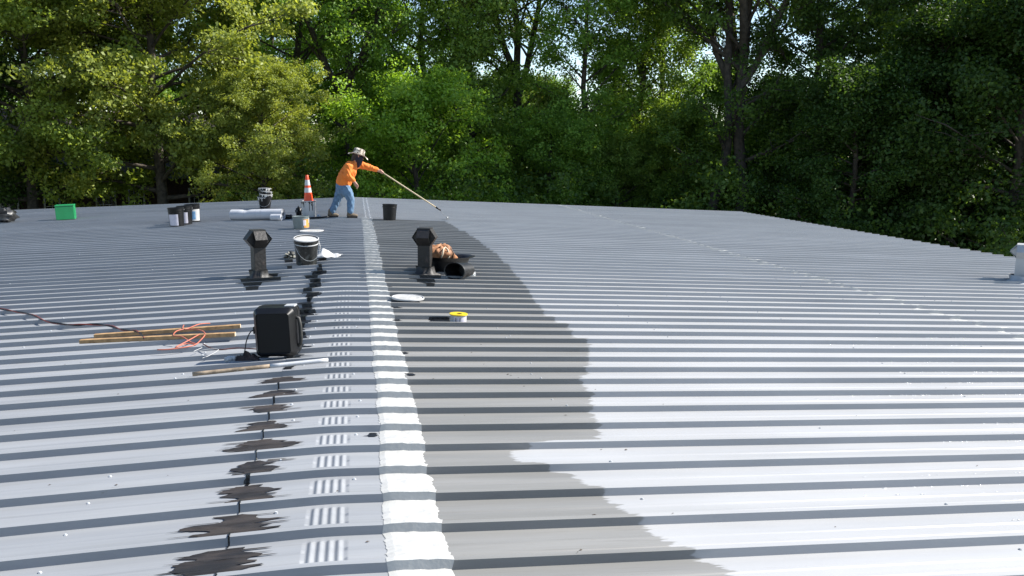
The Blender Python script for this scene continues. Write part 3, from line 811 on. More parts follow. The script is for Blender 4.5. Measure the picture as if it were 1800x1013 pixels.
# ------------------------------------------------------------------ traffic cone standing in the white pail
t = place("traffic_cone", -1.00, 18.32, .3, .20); t["label"] = "orange traffic cone with two white bands standing in a pail"; t["category"] = "traffic cone"
cr = lambda z: .118 - .088 * z / .70
MB().box((0, 0, .008), (.17, .17, .016)).build("base", M_ORANGE, t)
MB().lathe([(cr(.016), .016), (cr(.30), .30), (cr(.345), .345), (cr(.44), .44), (cr(.505), .505), (cr(.60), .60), (cr(.69), .69), (cr(.70) - .006, .70), (.012, .70), (.012, .65)], 28).build("body", M_ORANGE, t, True, sharp=50)
for a, b in ((.335, .435), (.485, .60)):
    MB().lathe([(cr(a) + .0015, a), (cr(b) + .0015, b)], 28).build("reflective_band", M_REFL, t, True)

# ------------------------------------------------------------------ vents
def vent(name, label, x, y, wd, h, mat, rz, cap_h=.10, reach=.078, boot=True, bootmat=None):
    z0 = roof_z(x, y) - .02
    t = empty(name, (x, y, z0), (0, 0, rz)); tag(t, label, "vent")
    st = MB().box((0, 0, h / 2 - .06), (wd, wd, h - .12)).build("stack", mat, t, bevel=.004)
    zc = h - cap_h - .012
    top = MB().box((0, 0, h - .008), (wd + .012, wd + .012, .016)); top.build("cap_top", mat, t, bevel=.003)
    MB().box((0, 0, zc), (wd * .72, wd * .72, cap_h * 2 - .02)).build("cap_core", M_BLACKP if mat is M_BLACKM else mat, t)
    hw = wd / 2
    for q in range(4):
        m = Matrix.Rotation(q * PI / 2, 4, 'Z'); sl = MB(); th = .006
        # a V-shaped hood: sloping upper plate, sloping lower plate, two cheeks
        A = (hw + .004, zc + cap_h); B = (hw + reach, zc); Cc = (hw + .002, zc - cap_h)
        for (p, s_) in ((A, B), (B, Cc)):
            vs = [(p[0], -hw, p[1]), (s_[0], -hw, s_[1]), (s_[0], hw, s_[1]), (p[0], hw, p[1])]
            sl.add([m @ Vector(v) for v in vs] + [m @ (Vector(v) - Vector((th, 0, 0))) for v in vs], [(0, 1, 2, 3), (7, 6, 5, 4), (0, 4, 5, 1), (1, 5, 6, 2), (2, 6, 7, 3), (3, 7, 4, 0)])
        hood = sl.build("hood", mat, t)
        for sy in (-1, 1):
            ck = MB(); vs = [(A[0] - .008, sy * (hw - .012), A[1] - .01), (B[0] - .012, sy * (hw - .012), B[1]), (Cc[0] - .008, sy * (hw - .012), Cc[1] + .01)]
            ck.add([m @ Vector(v) for v in vs], [(0, 1, 2)]); ck.build("cheek", mat, hood)
    if boot:
        b = MB(); n = 28
        prof_ = [(wd * 1.25, .0), (wd * 1.1, .035), (wd * .78, .055), (wd * .73, .13)]
        b.lathe(prof_, n, wob=lambda a, z: .10 * math.sin(3 * a + z * 40) + .06 * math.sin(7 * a)); b.build("boot", bootmat or M_BLACKM, t, True)
    return t
vent("roof_vent", "black tarred vent stack with hooded cap, left of the ridge", -1.14, 10.05, .138, .60, M_BLACKM, .42, .098, .082)
vent("roof_vent", "black tarred vent stack with hooded cap, right of the white tape", .80, 10.10, .150, .60, M_BLACKM, -.30, .100, .070)
M_WVENT = plain("white_coated_metal", (.42, .43, .44), .4, .06, 6)
vent("roof_vent", "white painted vent stack at the right edge of the photo", 9.62, 10.60, .25, .585, M_WVENT, -.75, .095, .085, True, M_WVENT)

# ------------------------------------------------------------------ black moulded case with handle
t = place("equipment_case", -.565, 6.02, -.20, .0); tag(t, "black moulded plastic case with a side handle standing on the ridge", "case")
def rrect(w, h, r, z0, y, n=5):
    out = []
    for cx, cz, a0 in ((w / 2 - r, z0 + h - r, 0), (-w / 2 + r, z0 + h - r, PI / 2), (-w / 2 + r, z0 + r, PI), (w / 2 - r, z0 + r, 1.5 * PI)):
        for i in range(n): a = a0 + PI / 2 * i / (n - 1); out.append((cx + r * math.cos(a), y, cz + r * math.sin(a)))
    return out
def loft(mb, rings, cap0=True, cap1=True):
    n = len(rings[0]); vs = [p for r_ in rings for p in r_]; fs = []
    for i in range(len(rings) - 1):
        for k in range(n): k2 = (k + 1) % n; fs.append((i * n + k, i * n + k2, (i + 1) * n + k2, (i + 1) * n + k))
    if cap0: fs.append(tuple(range(n))[::-1])
    if cap1: fs.append(tuple((len(rings) - 1) * n + k for k in range(n)))
    return mb.add(vs, fs)
loft(MB(), [rrect(.25, .31, .03, .025, .11), rrect(.29, .35, .04, .005, .085), rrect(.295, .352, .04, .004, 0), rrect(.29, .35, .04, .005, -.055), rrect(.232, .286, .02, .037, -.105), rrect(.226, .280, .018, .040, -.103), rrect(.222, .276, .016, .042, -.096)]).build("shell", M_BLACKP, t, True, sharp=28)
loft(MB(), [rrect(.2215, .2755, .016, .0422, -.0955), rrect(.2215, .2755, .016, .0422, -.0985)]).build("front_panel", plain("case_front", (.0025, .0035, .005), .5, .2, 6, spec=.25), t)
M_CASEG = plain("scuffed_plastic", (.028, .027, .024), .6, .4, 12)
MB().tube([(.135, -.02, .07), (.165, -.025, .085), (.172, -.025, .13), (.172, -.025, .22), (.165, -.025, .27), (.135, -.02, .285)], .013, 8).build("handle", M_CASEG, t, True)
loft(MB(), [rrect(.30, .357, .042, .0015, .020), rrect(.30, .357, .042, .0015, .028)]).build("seam_flange", M_CASEG, t)
MB().box((.10, .02, .356), (.075, .07, .012)).build("catch", M_WVENT, t, bevel=.004)
MB().box((-.155, -.01, .19), (.022, .04, .05)).build("socket", M_BLACKP, t, bevel=.003)
for sx in (-.09, .09): MB().box((sx, .0, .003), (.05, .12, .012)).build("foot", M_RUBBER, t)
# lead of the case, with its white plug, lying on the roof
def lay(pts, r=.004, lift=0, wig=0, seed=0, n=4):
    """densify a path of (x, y, height above the rib tops)"""
    rr_ = random.Random(seed); out = []
    for i in range(len(pts) - 1):
        p0 = pts[max(i - 1, 0)]; p1, p2 = pts[i], pts[i + 1]; p3 = pts[min(i + 2, len(pts) - 1)]
        for k in range(n):
            t_ = k / n
            q = [0.5 * ((2 * p1[c]) + (-p0[c] + p2[c]) * t_ + (2 * p0[c] - 5 * p1[c] + 4 * p2[c] - p3[c]) * t_ ** 2 + (-p0[c] + 3 * p1[c] - 3 * p2[c] + p3[c]) * t_ ** 3) for c in range(3)]
            out.append((q[0], q[1], top_z(q[0]) + r + q[2] + lift))
    q = pts[-1]; out.append((q[0], q[1], top_z(q[0]) + r + q[2] + lift)); return out
c = empty("power_lead", (-.78, 6.0, top_z(-.78))); tag(c, "short black lead hanging from the case to a white plug", "cable")
def rel(pts, o): return [(p[0] - o.location.x, p[1] - o.location.y, p[2] - o.location.z) for p in pts]
MB().tube(rel(lay([(-.715, 6.04, .185), (-.755, 6.03, .18), (-.785, 6.01, .12), (-.80, 5.98, .04), (-.83, 5.97, .0), (-.86, 5.98, .0)]), c), .0042, 6).build("wire", M_BLK, c, True)
MB().tube(rel(lay([(-.86, 5.98, .004), (-.89, 5.985, .006), (-.925, 5.95, .004)]), c), [.017] * 5 + [.021] * 3 + [.013], 8).build("plug", M_WHITEP, c)
for i, (x, y, w_, l_) in enumerate(((-.78, 5.99, .13, .07),)):
    tt = empty("rag", (x, y, top_z(x))); tag(tt, "crumpled dark brown rag beside the white plug", "rag")
    MB().grid(12, 8, lambda u, v_: ((u - .5) * w_ * 1.3 + .01 * math.sin(v_ * 9), (v_ - .5) * l_ * 1.6, -.004 + .034 * max(0, math.sin(PI * u) * math.sin(PI * v_)) * (1.1 + .7 * math.sin(u * 17 + v_ * 11)))).build("cloth", plain("dark_rag", (.035, .018, .016), .8, .5, 20), tt)

# ------------------------------------------------------------------ extension cord, wood strips, poles at left
c = empty("extension_cord", (-2.2, 7.4, top_z(-2.2))); tag(c, "twisted red and black cord running in from the left edge", "cord")
base = [(-4.4, 9.75, .0), (-3.9, 9.30, .003), (-3.46, 8.77, .0), (-3.2, 8.5, .0), (-2.98, 8.27, .002), (-2.7, 7.86, .0), (-2.43, 7.64, .0), (-2.28, 7.60, .004), (-2.1, 7.5, .0), (-1.93, 7.26, .004), (-1.80, 7.10, .022), (-1.72, 6.95, .03), (-1.655, 6.80, .018)]
dn = lay(base, .005, 0, n=14)
for nm, ph, m in (("red_strand", 0, M_RED), ("black_strand", PI, M_BLK)):
    MB().tube(rel([(p[0], p[1] + .0055 * math.cos(i * .23 + ph), p[2] + .0055 * math.sin(i * .23 + ph)) for i, p in enumerate(dn)], c), .0056, 5).build(nm, m, c, True)
M_ORC = plain("orange_cable", (.46, .13, .08), .5, .15, 20)
c = empty("orange_cord", (-1.35, 6.9, top_z(-1.35))); tag(c, "tangled orange cord looped over the two wood strips", "cord")
for nm, m, pts in (("wire", M_ORC, [(-1.44, 7.22, .02), (-1.40, 7.0, .03), (-1.28, 6.93, .035), (-1.20, 6.80, .025), (-1.215, 6.66, .0), (-1.24, 6.5, .0), (-1.38, 6.43, .0), (-1.48, 6.44, .0)]),
                   ("wire", M_ORC, [(-1.25, 7.33, .0), (-1.31, 7.18, .028), (-1.37, 7.02, .03), (-1.44, 6.95, .03), (-1.435, 6.79, .026), (-1.36, 6.72, .03), (-1.28, 6.62, .004), (-1.22, 6.54, .0), (-1.30, 6.56, .004), (-1.36, 6.48, .0)]),
                   ("wire", M_ORC, [(-1.24, 6.78, .025), (-1.31, 6.60, .01), (-1.36, 6.5, .0)])):
    MB().tube(rel(lay(pts, .005), c), .0048, 6).build(nm, m, c, True)
c = empty("wire_offcut", (-1.1, 6.4, top_z(-1.1))); tag(c, "loose black and white wire end between the cord and the case", "wire")
MB().tube(rel(lay([(-1.17, 6.52, .004), (-1.08, 6.36, .0), (-1.0, 6.30, .0), (-.9, 6.32, .0), (-.74, 6.24, .0)], .005), c), .005, 5).build("dark_wire", plain("maroon_cable", (.09, .025, .02), .5, .2, 20), c, True)
MB().tube(rel(lay([(-1.16, 6.42, .0), (-1.20, 6.30, .0), (-1.10, 6.30, .012), (-1.02, 6.28, .01), (-1.06, 6.16, .0), (-1.10, 6.08, .0)], .0025), c), .0025, 5).build("light_wire", M_WHITEP, c, True)
def stick(name, label, cat, p0, p1, sec, mat, mat2=None, split=.5, round_=False):
    z0, z1 = (top_z(p[0]) + p[2] for p in (p0, p1))
    a, b = Vector((p0[0], p0[1], z0 + sec[1] / 2)), Vector((p1[0], p1[1], z1 + sec[1] / 2)); d = b - a
    t = empty(name, a); t.rotation_euler = (0, -math.asin(d.z / d.length), math.atan2(d.y, d.x)); tag(t, label, cat)
    Ln = d.length
    if round_:
        MB().tube([(Ln * q / 6 * split, 0, .0) for q in range(7)], sec[1] / 2, 10).build("worn_end", mat, t, True)
        MB().tube([(Ln * (split + (1 - split) * q / 6), 0, 0) for q in range(7)], sec[1] / 2 + .0012, 10).build("clean_end", mat2, t, True)
    else:
        MB().box((Ln / 2, 0, 0), (Ln, sec[0], sec[1])).build("strip", mat, t, bevel=.0015)
        for xx in (.0, Ln): MB().box((xx, 0, 0), (.004, sec[0] * .9, sec[1] * .9)).build("end_grain", M_STRAP, t)
    return t
stick("wood_strip", "nearer of the two wood strips lying on the left slope", "wood strip", (-2.14, 6.87, .0), (-.968, 6.77, .0), (.045, .03), M_WOOD)
stick("wood_strip", "farther of the two wood strips lying on the left slope", "wood strip", (-2.09, 7.06, .0), (-.97, 7.09, .0), (.045, .028), M_WOOD)
M_GRUB = plain("grubby_pole", (.25, .19, .13), .7, .4, 18, dark=(.42, .40, .36), spots=.02)
stick("pole", "half dirty half white pole lying in front of the black case", "pole", (-1.08, 5.60, .0), (-.215, 5.72, .0), (.028, .028), M_GRUB, plain("clean_pole", (.52, .53, .55), .45, .06, 10), .56, True)

# ------------------------------------------------------------------ yellow tape roll, lids, cup
t = place("tape_roll", .858, 7.20, .2, -HR); t.location.z = pan_z(.858) + .002
tag(t, "roll of mesh tape with yellow rim standing right of the white tape", "tape roll")
MB().lathe([(.045, .002), (.072, .002), (.072, .084), (.045, .084)], 30).build("tape", plain("mesh_tape", (.42, .43, .43), .6, .2, 40), t, True, sharp=40)
MB().lathe([(.030, .084), (.080, .084), (.081, .088), (.080, .093), (.030, .093), (.028, .088), (.030, .084)], 30).build("rim", M_YEL, t, True, sharp=40)
MB().lathe([(.030, .0), (.030, .09)], 20).build("core", plain("brown_core", (.13, .05, .02), .8, .2, 20), t, True)
MB().lathe([(.0735, .012), (.0735, .076)], 16, a0=-2.5, a1=-.7).build("label", M_LABELW, t, True)
for a in (-2.3, -2.22, -2.1, -1.75, -1.68): MB().lathe([(.0742, .02), (.0742, .066)], 2, a0=a, a1=a + .04).build("print", M_BLK, t)
MB().lathe([(.0742, .02), (.0742, .03)], 6, a0=-1.3, a1=-.85).build("print", M_BLK, t)
def lid(name, label, x, y, r, mat, fillmat, lift=0):
    t = place(name, x, y, .3, lift); tag(t, label, "lid")
    MB().lathe([(.0005, .004), (r - .012, .004), (r - .010, .014), (r - .004, .016), (r, .012), (r, .0), (r - .006, -.001), (.0005, .001)], 36).build("disc", mat, t, True, sharp=40)
    MB().lathe([(r - .013, .006)] + [(r * q, .008 + .004 * math.sin(q * 31)) for q in (.85, .7, .55, .4, .25, .1, .002)], 30, wob=lambda a, z: .05 * math.sin(3 * a) + .03 * math.sin(8 * a + 1)).build("paint_film", fillmat, t, True)
lid("pail_lid", "paint-smeared white pail lid lying right of the white tape", .480, 8.25, .163, M_WHITEP, M_PAINT)
lid("pail_lid", "white pail lid lying flat behind the nearest pail", -.80, 15.25, .21, M_WHITEP, M_PAINT)
t = place("plastic_cup", 1.345, 9.93, 0, -HR + .004); tag(t, "small clear plastic cup on its side by the black bucket", "cup")
gl = NT("clear_plastic"); gl.set(Base_Color=rgb(.85, .87, .88), Roughness=.15); gl.bsdf.inputs['Transmission Weight'].default_value = .75; gl.bsdf.inputs['IOR'].default_value = 1.2
cm = MB(); cm.lathe([(.0005, 0), (.030, 0), (.038, .09), (.036, .09), (.028, .003), (.0005, .003)], 18); cm.v = [(z - .045, x_, y_ + .039) for x_, y_, z in cm.v]; cm.build("wall", gl.m, t, True)

# ------------------------------------------------------------------ white fabric rolls
def fabric_roll(name, label, p0, p1, r, dent=0, seed=0):
    a, b = Vector((p0[0], p0[1], top_z(p0[0]) + r)), Vector((p1[0], p1[1], top_z(p1[0]) + r)); d = b - a; Ln = d.length
    t = empty(name, (a.x, a.y, a.z - r)); t.rotation_euler = (0, -math.asin(d.z / Ln), math.atan2(d.y, d.x)); tag(t, label, "fabric roll")
    n = 36; vs, fs = [], []; m = 24
    for i in range(m + 1):
        u = i / m; rr_ = r * (1 - (dent * math.exp(-((u - .29) / .06) ** 2)) - .08 * dent * math.exp(-((u - .45) / .2) ** 2))
        for k in range(n):
            an = 2 * PI * k / n; sq = rr_ if math.sin(an) > 0 else r
            vs.append((u * Ln, r * math.cos(an) * (1 + .012 * math.sin(3 * an + u * 4)), r + sq * math.sin(an)))
    for i in range(m):
        for k in range(n): k2 = (k + 1) % n; fs.append((i * n + k, (i + 1) * n + k, (i + 1) * n + k2, i * n + k2))
    MB().add(vs, fs).build("fabric", M_WHITES, t, True)
    sp = MB()
    for xx in (.0005, Ln - .0005):
        pts = []
        for k in range(60): an = k * .42; q = r * (.28 + .70 * k / 59); pts.append((xx, q * math.cos(an), r + q * math.sin(an)))
        sp.tube(pts, .0045, 4)
    sp.build("wound_edge", M_WHITES, t)
    for u in (.28, .50, .60): MB().lathe([(r * 1.004, 0), (r * 1.004, .003)], 36, (0, 0, 0)).build("tie_line", plain("grey_line", (.30, .31, .34), .7, .1, 9), t).matrix_local = Matrix.Translation((u * Ln, 0, r)) @ Matrix.Rotation(PI / 2, 4, 'Y') @ Matrix.Diagonal((1 if u != .28 else .97, 1, 1, 1))
fabric_roll("fabric_roll", "long white roll of roof fabric lying left of the traffic cone", (-2.60, 18.50), (-1.515, 18.10), .112, .22)
fabric_roll("fabric_roll", "short white roll in front of the long white roll", (-1.74, 17.92), (-1.53, 17.84), .068)

# ------------------------------------------------------------------ green box, bags and rags
t = place("green_box", -6.595, 20.86, .20); tag(t, "square green plastic box on the far left slope", "box")
MB().box((0, 0, .15), (.385, .36, .30)).build("body", M_GREEN, t, bevel=.008)
MB().box((0, 0, .318), (.392, .368, .030)).build("lid", M_GREEN, t, bevel=.006)
MB().box((.197, 0, .16), (.008, .24, .18)).build("side_panel", M_GREEN, t, bevel=.002)
def crumple(name, part, label, cat, x, y, dims, mat, seed, rough_=.25, nu=20, nv=12, lift=0, group=None):
    t = place(name, x, y, hsh(seed) * 6, lift); tag(t, label, cat, group); r = random.Random(seed)
    ks = [(r.uniform(2, 8), r.uniform(2, 8), r.uniform(0, 6)) for _ in range(6)]
    b = MB()
    def fn(u, v_):
        th, ph = u * 2 * PI, v_ * PI
        rr_ = 1 + rough_ * sum(math.sin(k[0] * math.sin(th) * 2 + k[1] * ph + k[2]) for k in ks) / 2.2
        return (dims[0] / 2 * math.sin(ph) * math.cos(th) * rr_, dims[1] / 2 * math.sin(ph) * math.sin(th) * rr_, max(-.0, dims[2] / 2 + dims[2] / 2 * math.cos(ph) * rr_))
    b.grid(nu, nv, fn, True); b.build(part, mat, t, True, sharp=50); return t
crumple("trash_bag", "plastic", "black and white bundle cut off by the left edge", "bag", -7.78, 20.6, (.42, .36, .30), plain("black_white_plastic", (.03, .03, .03), .35, .5, 7, dark=(.5, .5, .49), spots=.0), 3, .3)
crumple("rag", "cloth", "small grey rag left of the nearest pail", "rag", -.90, 11.6, (.16, .14, .07), plain("grey_rag", (.16, .16, .14), .8, .5, 14, dark=(.03, .03, .03), spots=.1), 4, .35)
crumple("black_bag", "plastic", "small black bag leaning on the left of the cone's pail", "bag", -1.225, 18.5, (.12, .12, .22), M_BLACKP, 5, .25)
crumple("work_glove", "cloth", "black glove lying beside the long white roll", "glove", -1.42, 18.25, (.17, .13, .07), M_RUBBER, 6, .4)
crumple("work_glove", "cloth", "black glove lying between the roll and the grey pail", "glove", -1.27, 18.12, (.14, .12, .06), M_RUBBER, 7, .4)
crumple("rag", "cloth", "small white rag between the cone's pail and the worker's boots", "rag", -.80, 18.2, (.09, .09, .06), M_WHITES, 8, .3)
c = empty("black_hose", (-.7, 18.2, top_z(-.7))); tag(c, "thin black hose lying behind the worker's rear boot", "hose")
MB().tube(rel(lay([(-1.25, 18.4, .0), (-1.05, 18.05, .0), (-.8, 18.02, .0), (-.62, 18.12, .0), (-.55, 18.3, .0)], .018), c), .018, 7).build("tube", M_BLACKP, c, True)
# white paper sheet crumpled beside the nearest pail
t = place("plastic_sheet", -.40, 11.50, -.15); tag(t, "folded white plastic sheet beside the nearest pail", "sheet")
def sh(u, v_): 
    fold = .075 * math.exp(-((u - .25) / .22) ** 2) * math.sin(PI * v_) ** .6 + .045 * math.exp(-((v_ - .75) / .2) ** 2) * (1 - u * .6)
    return ((u - .5) * .30 + .03 * v_, (v_ - .5) * .26, fold + .006 * math.sin(u * 19 + v_ * 7) + .008)
b = MB().grid(16, 14, sh); o = b.build("sheet", plain("white_film", (.55, .55, .55), .5, .04, 8), t, True); so = o.modifiers.new("thick", 'SOLIDIFY'); so.thickness = .003

# ------------------------------------------------------------------ tool bag, black tub and bucket behind the right vent
t = place("black_tub", 1.10, 10.36, .2, -.01); t.scale = (1.3, 1.15, 1.2); tag(t, "black rubber tub with flared rim holding the tan bag", "tub")
MB().lathe([(.0005, .0), (.155, .0), (.165, .03), (.185, .10), (.195, .135), (.235, .150), (.238, .156), (.192, .146), (.178, .10), (.15, .03), (.0005, .02)], 34, wob=lambda a, z: (.10 * math.cos(2 * a) + .06 * math.sin(3 * a + 1)) * (z / .15)).build("body", M_RUBBER, t, True, sharp=60)
def wrap_rim(): pass
t = place("tool_bag", 1.02, 10.40, .3, .085); tag(t, "tan canvas tool bag with cream straps heaped in the black tub", "bag")
r_ = random.Random(2); ks = [(r_.uniform(2, 6), r_.uniform(2, 6), r_.uniform(0, 6)) for _ in range(7)]
def bagfn(u, v_):
    th, ph = u * 2 * PI, v_ * PI
    q = 1 + .10 * sum(math.sin(k[0] * math.cos(th + k[2]) * 2 + k[1] * ph + k[2]) for k in ks) / 1.6
    return (.185 * math.sin(ph) ** .8 * math.cos(th) * q, .13 * math.sin(ph) ** .8 * math.sin(th) * q, .085 + .125 * math.cos(ph) * q)
bag = MB().grid(36, 20, bagfn, True).build("body", M_LEATHER, t, True)
MB().tube([(-.06, -.135, .06), (-.045, -.15, .12), (-.02, -.12, .185), (.02, -.08, .20), (.04, -.12, .17), (.05, -.15, .10), (.02, -.16, .05)], .011, 6).build("strap", M_STRAP, t, True)
MB().tube([(.10, -.11, .04), (.13, -.10, .12), (.10, -.04, .19), (.03, .02, .21)], .010, 6).build("strap", plain("dark_strap", (.12, .05, .02), .7, .2, 10), t, True)
t = empty("black_bucket", (1.20, 9.86, pan_z(1.20) + .006)); tag(t, "black bucket lying on its side in front of the tan bag", "bucket"); t.rotation_euler = (0, .0378, .85)
bk = MB(); bk.lathe([(.0005, .0), (.105, .0), (.128, .26), (.135, .262), (.135, .275), (.122, .272), (.100, .008), (.0005, .008)], 30)
bk.v = [((.14 - z) * .95, x_ * 1.12, max(.002, (y_ + .12) * .80)) for x_, y_, z in bk.v]; bk.build("body", M_RUBBER, t, True, sharp=50)

# ------------------------------------------------------------------ the worker
SKINS = []
def sdf_mesh(name, limbs, voxel, smooth=6, wrinkle=0):
    """limbs: list of (points, radii, squash) -> one continuous skin (voxel union of capped tapered tubes)"""
    mb = MB()
    for pts, rad, sq in limbs:
        P_ = [Vector(p) for p in pts]; n = 16; rings = []
        d0 = (P_[0] - P_[1]).normalized(); d1 = (P_[-1] - P_[-2]).normalized()
        ext = [(P_[0] + d0 * rad[0] * .97, rad[0] * .15), (P_[0] + d0 * rad[0] * .7, rad[0] * .7)] + list(zip(P_, rad)) + [(P_[-1] + d1 * rad[-1] * .7, rad[-1] * .7), (P_[-1] + d1 * rad[-1] * .97, rad[-1] * .15)]
        up = None
        for i, (p, r_) in enumerate(ext):
            t_ = (ext[min(i + 1, len(ext) - 1)][0] - ext[max(i - 1, 0)][0]).normalized()
            side = Vector((0, 1, 0)) - t_ * t_.y
            side = side.normalized() if side.length > .2 else Vector((1, 0, 0)); oth = t_.cross(side)
            rings.append([tuple(p + side * r_ * sq * math.cos(2 * PI * k / n) + oth * r_ * math.sin(2 * PI * k / n)) for k in range(n)])
        loft(mb, rings)
    me = mb.mesh(name); o = bpy.data.objects.new(name, me); COL.objects.link(o)
    rm_ = o.modifiers.new("union", 'REMESH'); rm_.mode = 'VOXEL'; rm_.voxel_size = voxel
    sm = o.modifiers.new("smooth", 'SMOOTH'); sm.factor = .5; sm.iterations = smooth
    return (o, wrinkle)
def skin_on(name, spec, parent, mat):
    SKINS.append((name, spec, parent, mat)); return spec
def finish_skin(o, wrinkle, name, dg):
    me2 = bpy.data.meshes.new_from_object(o.evaluated_get(dg)); me2.name = name
    if wrinkle:
        for v_ in me2.vertices:
            c_ = v_.co; w_ = math.sin(c_.z * 46 + 9 * math.sin(c_.x * 13 + c_.y * 7)) * .6 + math.sin(c_.x * 60 + c_.z * 38 + c_.y * 25) * .4
            v_.co += v_.normal * w_ * wrinkle
    me2.polygons.foreach_set("use_smooth", np.ones(len(me2.polygons), bool))
    return me2
person = empty("person", (-.331, 18.12, top_z(-.331))); tag(person, "worker in orange shirt, jeans and camouflage hat leaning forward with a roller pole", "person")
M_SKIN = plain("skin", (.46, .235, .165), .5, .08, 18)
M_SHIRT = plain("orange_shirt", (.80, .20, .022), .8, .10, 9, bump=.2, bscale=30)
M_JEANS = plain("denim", (.105, .19, .30), .85, .22, 9, bump=.3, bscale=60)
M_BOOT = plain("boot_leather", (.13, .095, .06), .7, .3, 16)
M_NAVY = plain("navy_gaiter", (.010, .011, .028), .8, .3, 12)
HANDF = Vector((.868, .16, .948)); POLE_A = Vector((.80, .165, .992)); POLE_B = Vector((2.20, .12, .075))
pd = (POLE_B - POLE_A).normalized()
# one body: legs, trunk, neck, head, arms, hands with fingers
bl = [([(.02, .08, .64), (-.06, .085, .37), (-.20, .09, .12)], [.07, .055, .04], 1), ([(.11, -.08, .63), (.205, -.09, .365), (.195, -.10, .11)], [.07, .055, .04], 1),
      ([(-.215, .09, .07), (-.12, .09, .05)], [.035, .03], 1), ([(.19, -.10, .07), (.29, -.10, .045)], [.035, .03], 1),
      ([(.07, 0, .68), (.14, 0, .86), (.225, 0, 1.03), (.275, 0, 1.11)], [.10, .105, .11, .08], 1.25),
      ([(.28, 0, 1.12), (.35, 0, 1.22)], [.055, .052], 1), ([(.375, 0, 1.25), (.395, 0, 1.305), (.39, 0, 1.345)], [.078, .088, .080], .88),
      ([(.44, 0, 1.235), (.455, 0, 1.225)], [.045, .035], .9), ([(.47, 0, 1.30), (.495, 0, 1.272)], [.014, .017], .8),
      ([(.385, .078, 1.29), (.385, .085, 1.265)], [.02, .014], .5), ([(.385, -.078, 1.29), (.385, -.085, 1.265)], [.02, .014], .5),
      ([(.20, -.16, 1.10), (.155, -.225, .88), (.275, -.215, .765), (.30, -.21, .735)], [.055, .045, .034, .030], 1),
      ([(.36, .14, 1.12), (.60, .165, 1.045), (.775, .16, .985), (.81, .16, .975)], [.055, .045, .034, .030], 1),
      # near hand, hanging, slightly curled
      ([(.305, -.21, .725), (.330, -.205, .675)], [.036, .036], .62)]
for i, (dx, dy) in enumerate(((.018, -.028), (.020, -.010), (.012, .009), (-.002, .026))):
    bx = Vector((.332 + dx * .6, -.205 + dy, .668)); ln = (.055, .062, .058, .046)[i]
    bl.append(([bx, bx + Vector((.010, 0, -ln * .55)), bx + Vector((-.006, 0, -ln))], [.0105, .0098, .0088], 1))
bl.append(([(.335, -.222, .705), (.362, -.232, .680), (.368, -.230, .650)], [.0125, .0115, .0095], 1))
# far hand, closed round the pole
bl.append(([(.815, .16, .975), (.850, .155, .968)], [.034, .034], .7))
side_ = Vector((0, 1, 0)); upn = pd.cross(side_).normalized()
if upn.z < 0: upn = -upn
for i in range(4):
    c0 = POLE_A + pd * (.048 + .021 * i); rr_ = .024
    pts = [c0 + (upn * math.cos(a_) - side_ * math.sin(a_)) * rr_ for a_ in (-.4, .5, 1.4, 2.3, 3.0)]
    bl.append((pts, [.0108, .0105, .0100, .0095, .0088], 1))
c0 = POLE_A + pd * .04
bl.append(([c0 + upn * .02 + side_ * .012, c0 + pd * .03 + side_ * .026, c0 + pd * .06 - upn * .012 + side_ * .02], [.0125, .0115, .0095], 1))
skin_on("body", sdf_mesh("body", bl, .0065, 3), person, M_SKIN)
# clothing
skin_on("shirt", sdf_mesh("shirt", [([(.055, 0, .71), (.075, 0, .76), (.13, 0, .88), (.205, 0, 1.0), (.25, 0, 1.07)], [.160, .165, .163, .155, .115], 1.16), ([(.235, 0, 1.06), (.295, 0, 1.135)], [.12, .068], 1.25),
      ([(.20, -.10, 1.09), (.17, -.185, 1.06), (.145, -.235, .88), (.265, -.22, .785)], [.10, .095, .078, .055], 1), ([(.30, .08, 1.08), (.40, .15, 1.105), (.60, .168, 1.045), (.765, .16, .993)], [.10, .088, .068, .050], 1)], .012, 5, .0065), person, M_SHIRT)
skin_on("jeans", sdf_mesh("jeans", [([(.045, 0, .60), (.055, 0, .70)], [.148, .150], 1.08), ([(.015, .085, .60), (-.01, .088, .52), (-.075, .09, .37), (-.135, .09, .23), (-.19, .09, .12)], [.118, .108, .082, .074, .068], 1.0),
      ([(.10, -.085, .60), (.155, -.088, .50), (.205, -.09, .365), (.20, -.095, .23), (.193, -.10, .12)], [.118, .105, .083, .076, .070], 1.0)], .011, 4, .0055), person, M_JEANS)
for bx, by in ((-.212, .09), (.188, -.10)):
    bt = sdf_mesh("boot", [([(bx - .005, by, .13), (bx - .01, by, .055)], [.056, .056], .95), ([(bx - .03, by, .048), (bx + .06, by, .045), (bx + .125, by, .036)], [.047, .047, .036], .95)], .008, 3)
    b_ = skin_on("boot", bt, person, M_BOOT)
    MB().tube([(bx - .068, by, .009), (bx + .02, by, .009), (bx + .15, by, .009)], [.042, .046, .034], 8).build("sole", M_BLACKP, person)
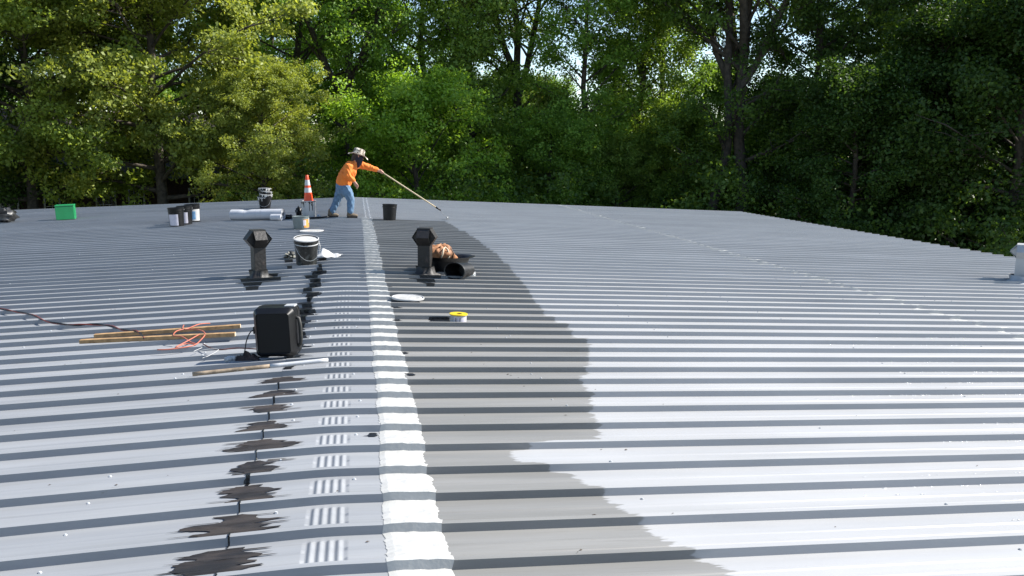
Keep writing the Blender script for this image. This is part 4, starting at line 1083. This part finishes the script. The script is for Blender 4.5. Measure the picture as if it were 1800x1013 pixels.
# neck gaiter, hair, hat
skin_on("neck_gaiter", sdf_mesh("neck_gaiter", [([(.385, 0, 1.275), (.375, 0, 1.20), (.345, 0, 1.12)], [.092, .085, .045], .98), ([(.42, 0, 1.26), (.40, 0, 1.14), (.372, 0, 1.06)], [.070, .058, .028], 1.1)], .009, 4), person, M_NAVY)
skin_on("hair", sdf_mesh("hair", [([(.36, 0, 1.335), (.315, 0, 1.27), (.275, 0, 1.20)], [.085, .075, .045], 1.05)], .009, 3), person, plain("brown_hair", (.04, .022, .014), .7, .3, 30))
camo = NT("camouflage"); co_ = camo.obj(); n1 = camo.noise(co_, 13, 2, .5); n2 = camo.noise(camo.mapping(co_, (1, 1, 1), (4, 7, 1)), 17, 2, .5)
camo.set(Base_Color=camo.mix(camo.step(n1, .50, .53), camo.mix(camo.step(n2, .52, .55), rgb(.56, .51, .43), rgb(.36, .31, .24)), rgb(.13, .11, .085)), Roughness=.9)
hat = empty("hat_pivot", (0, 0, 0)); hm_ = Matrix.Translation((.392, 0, 1.335)) @ Matrix.Rotation(.30, 4, 'Y') @ Matrix.Scale(1.12, 4)
bpy.data.objects.remove(hat)
hb = MB(); hb.lathe([(.098, -.012), (.182, -.026), (.184, -.030), (.097, -.018)], 36)
hb.v = [tuple(hm_ @ Vector((x_ * 1.05, y_, z_ + .030 * math.cos(2 * math.atan2(y_, x_)) * -1 * (max(0, math.hypot(x_, y_) - .1) / .08) + .010 * math.sin(5 * math.atan2(y_, x_)) * (math.hypot(x_, y_) > .15)))) for x_, y_, z_ in hb.v]
hc = MB(); hc.lathe([(.101, -.022), (.103, .02), (.099, .055), (.088, .085), (.055, .098), (.001, .100)], 30, wob=lambda a, z: .02 * math.sin(4 * a + z * 30)); hc.v = [tuple(hm_ @ Vector((x_ * 1.06, y_ * .94, z_))) for x_, y_, z_ in hc.v]
hc.build("hat", camo.m, person, True); hb.build("hat_brim", camo.m, person, True, sharp=60)

bpy.context.view_layer.update(); dg = bpy.context.evaluated_depsgraph_get()
done = [(name, finish_skin(sp[0], sp[1], name, dg), sp[0], par, mt) for name, sp, par, mt in SKINS]
for name, me, tmp, par, mt in done:
    bpy.data.objects.remove(tmp)
    me.materials.clear(); link(name, me, par, mt)

# ------------------------------------------------------------------ roller on its long pole
roller = empty("paint_roller", Vector(person.location) + POLE_A); tag(roller, "paint roller on a long pale pole held by the worker", "paint roller")
E_ = POLE_B - POLE_A; Lp = E_.length
MB().tube([pd * (Lp * q / 8) for q in range(-0, 8)] , .0145, 10).build("pole", plain("pale_wood", (.50, .40, .25), .55, .12, 16), roller, True)
MB().tube([pd * (Lp * 7 / 8 - .01), pd * (Lp * 7 / 8 + .12)], [.019, .015], 8).build("grip", M_BLACKP, roller, True)
e0 = pd * (Lp * 7 / 8 + .11); ze = top_z(1.92) + .028 - roller.location.z
xe = 1.945 - roller.location.x; ye = 18.22 - roller.location.y
MB().tube([e0, (xe - .10, ye - .03, ze + .08), (xe - .05, ye - .16, ze + .045), (xe, ye - .16, ze), (xe, ye - .12, ze)], .005, 6).build("wire_frame", M_WIRE, roller, True)
MB().tube([(xe, ye - .125, ze), (xe, ye + .125, ze)], .029, 14).build("nap_sleeve", M_PAINT, roller, True, sharp=50)
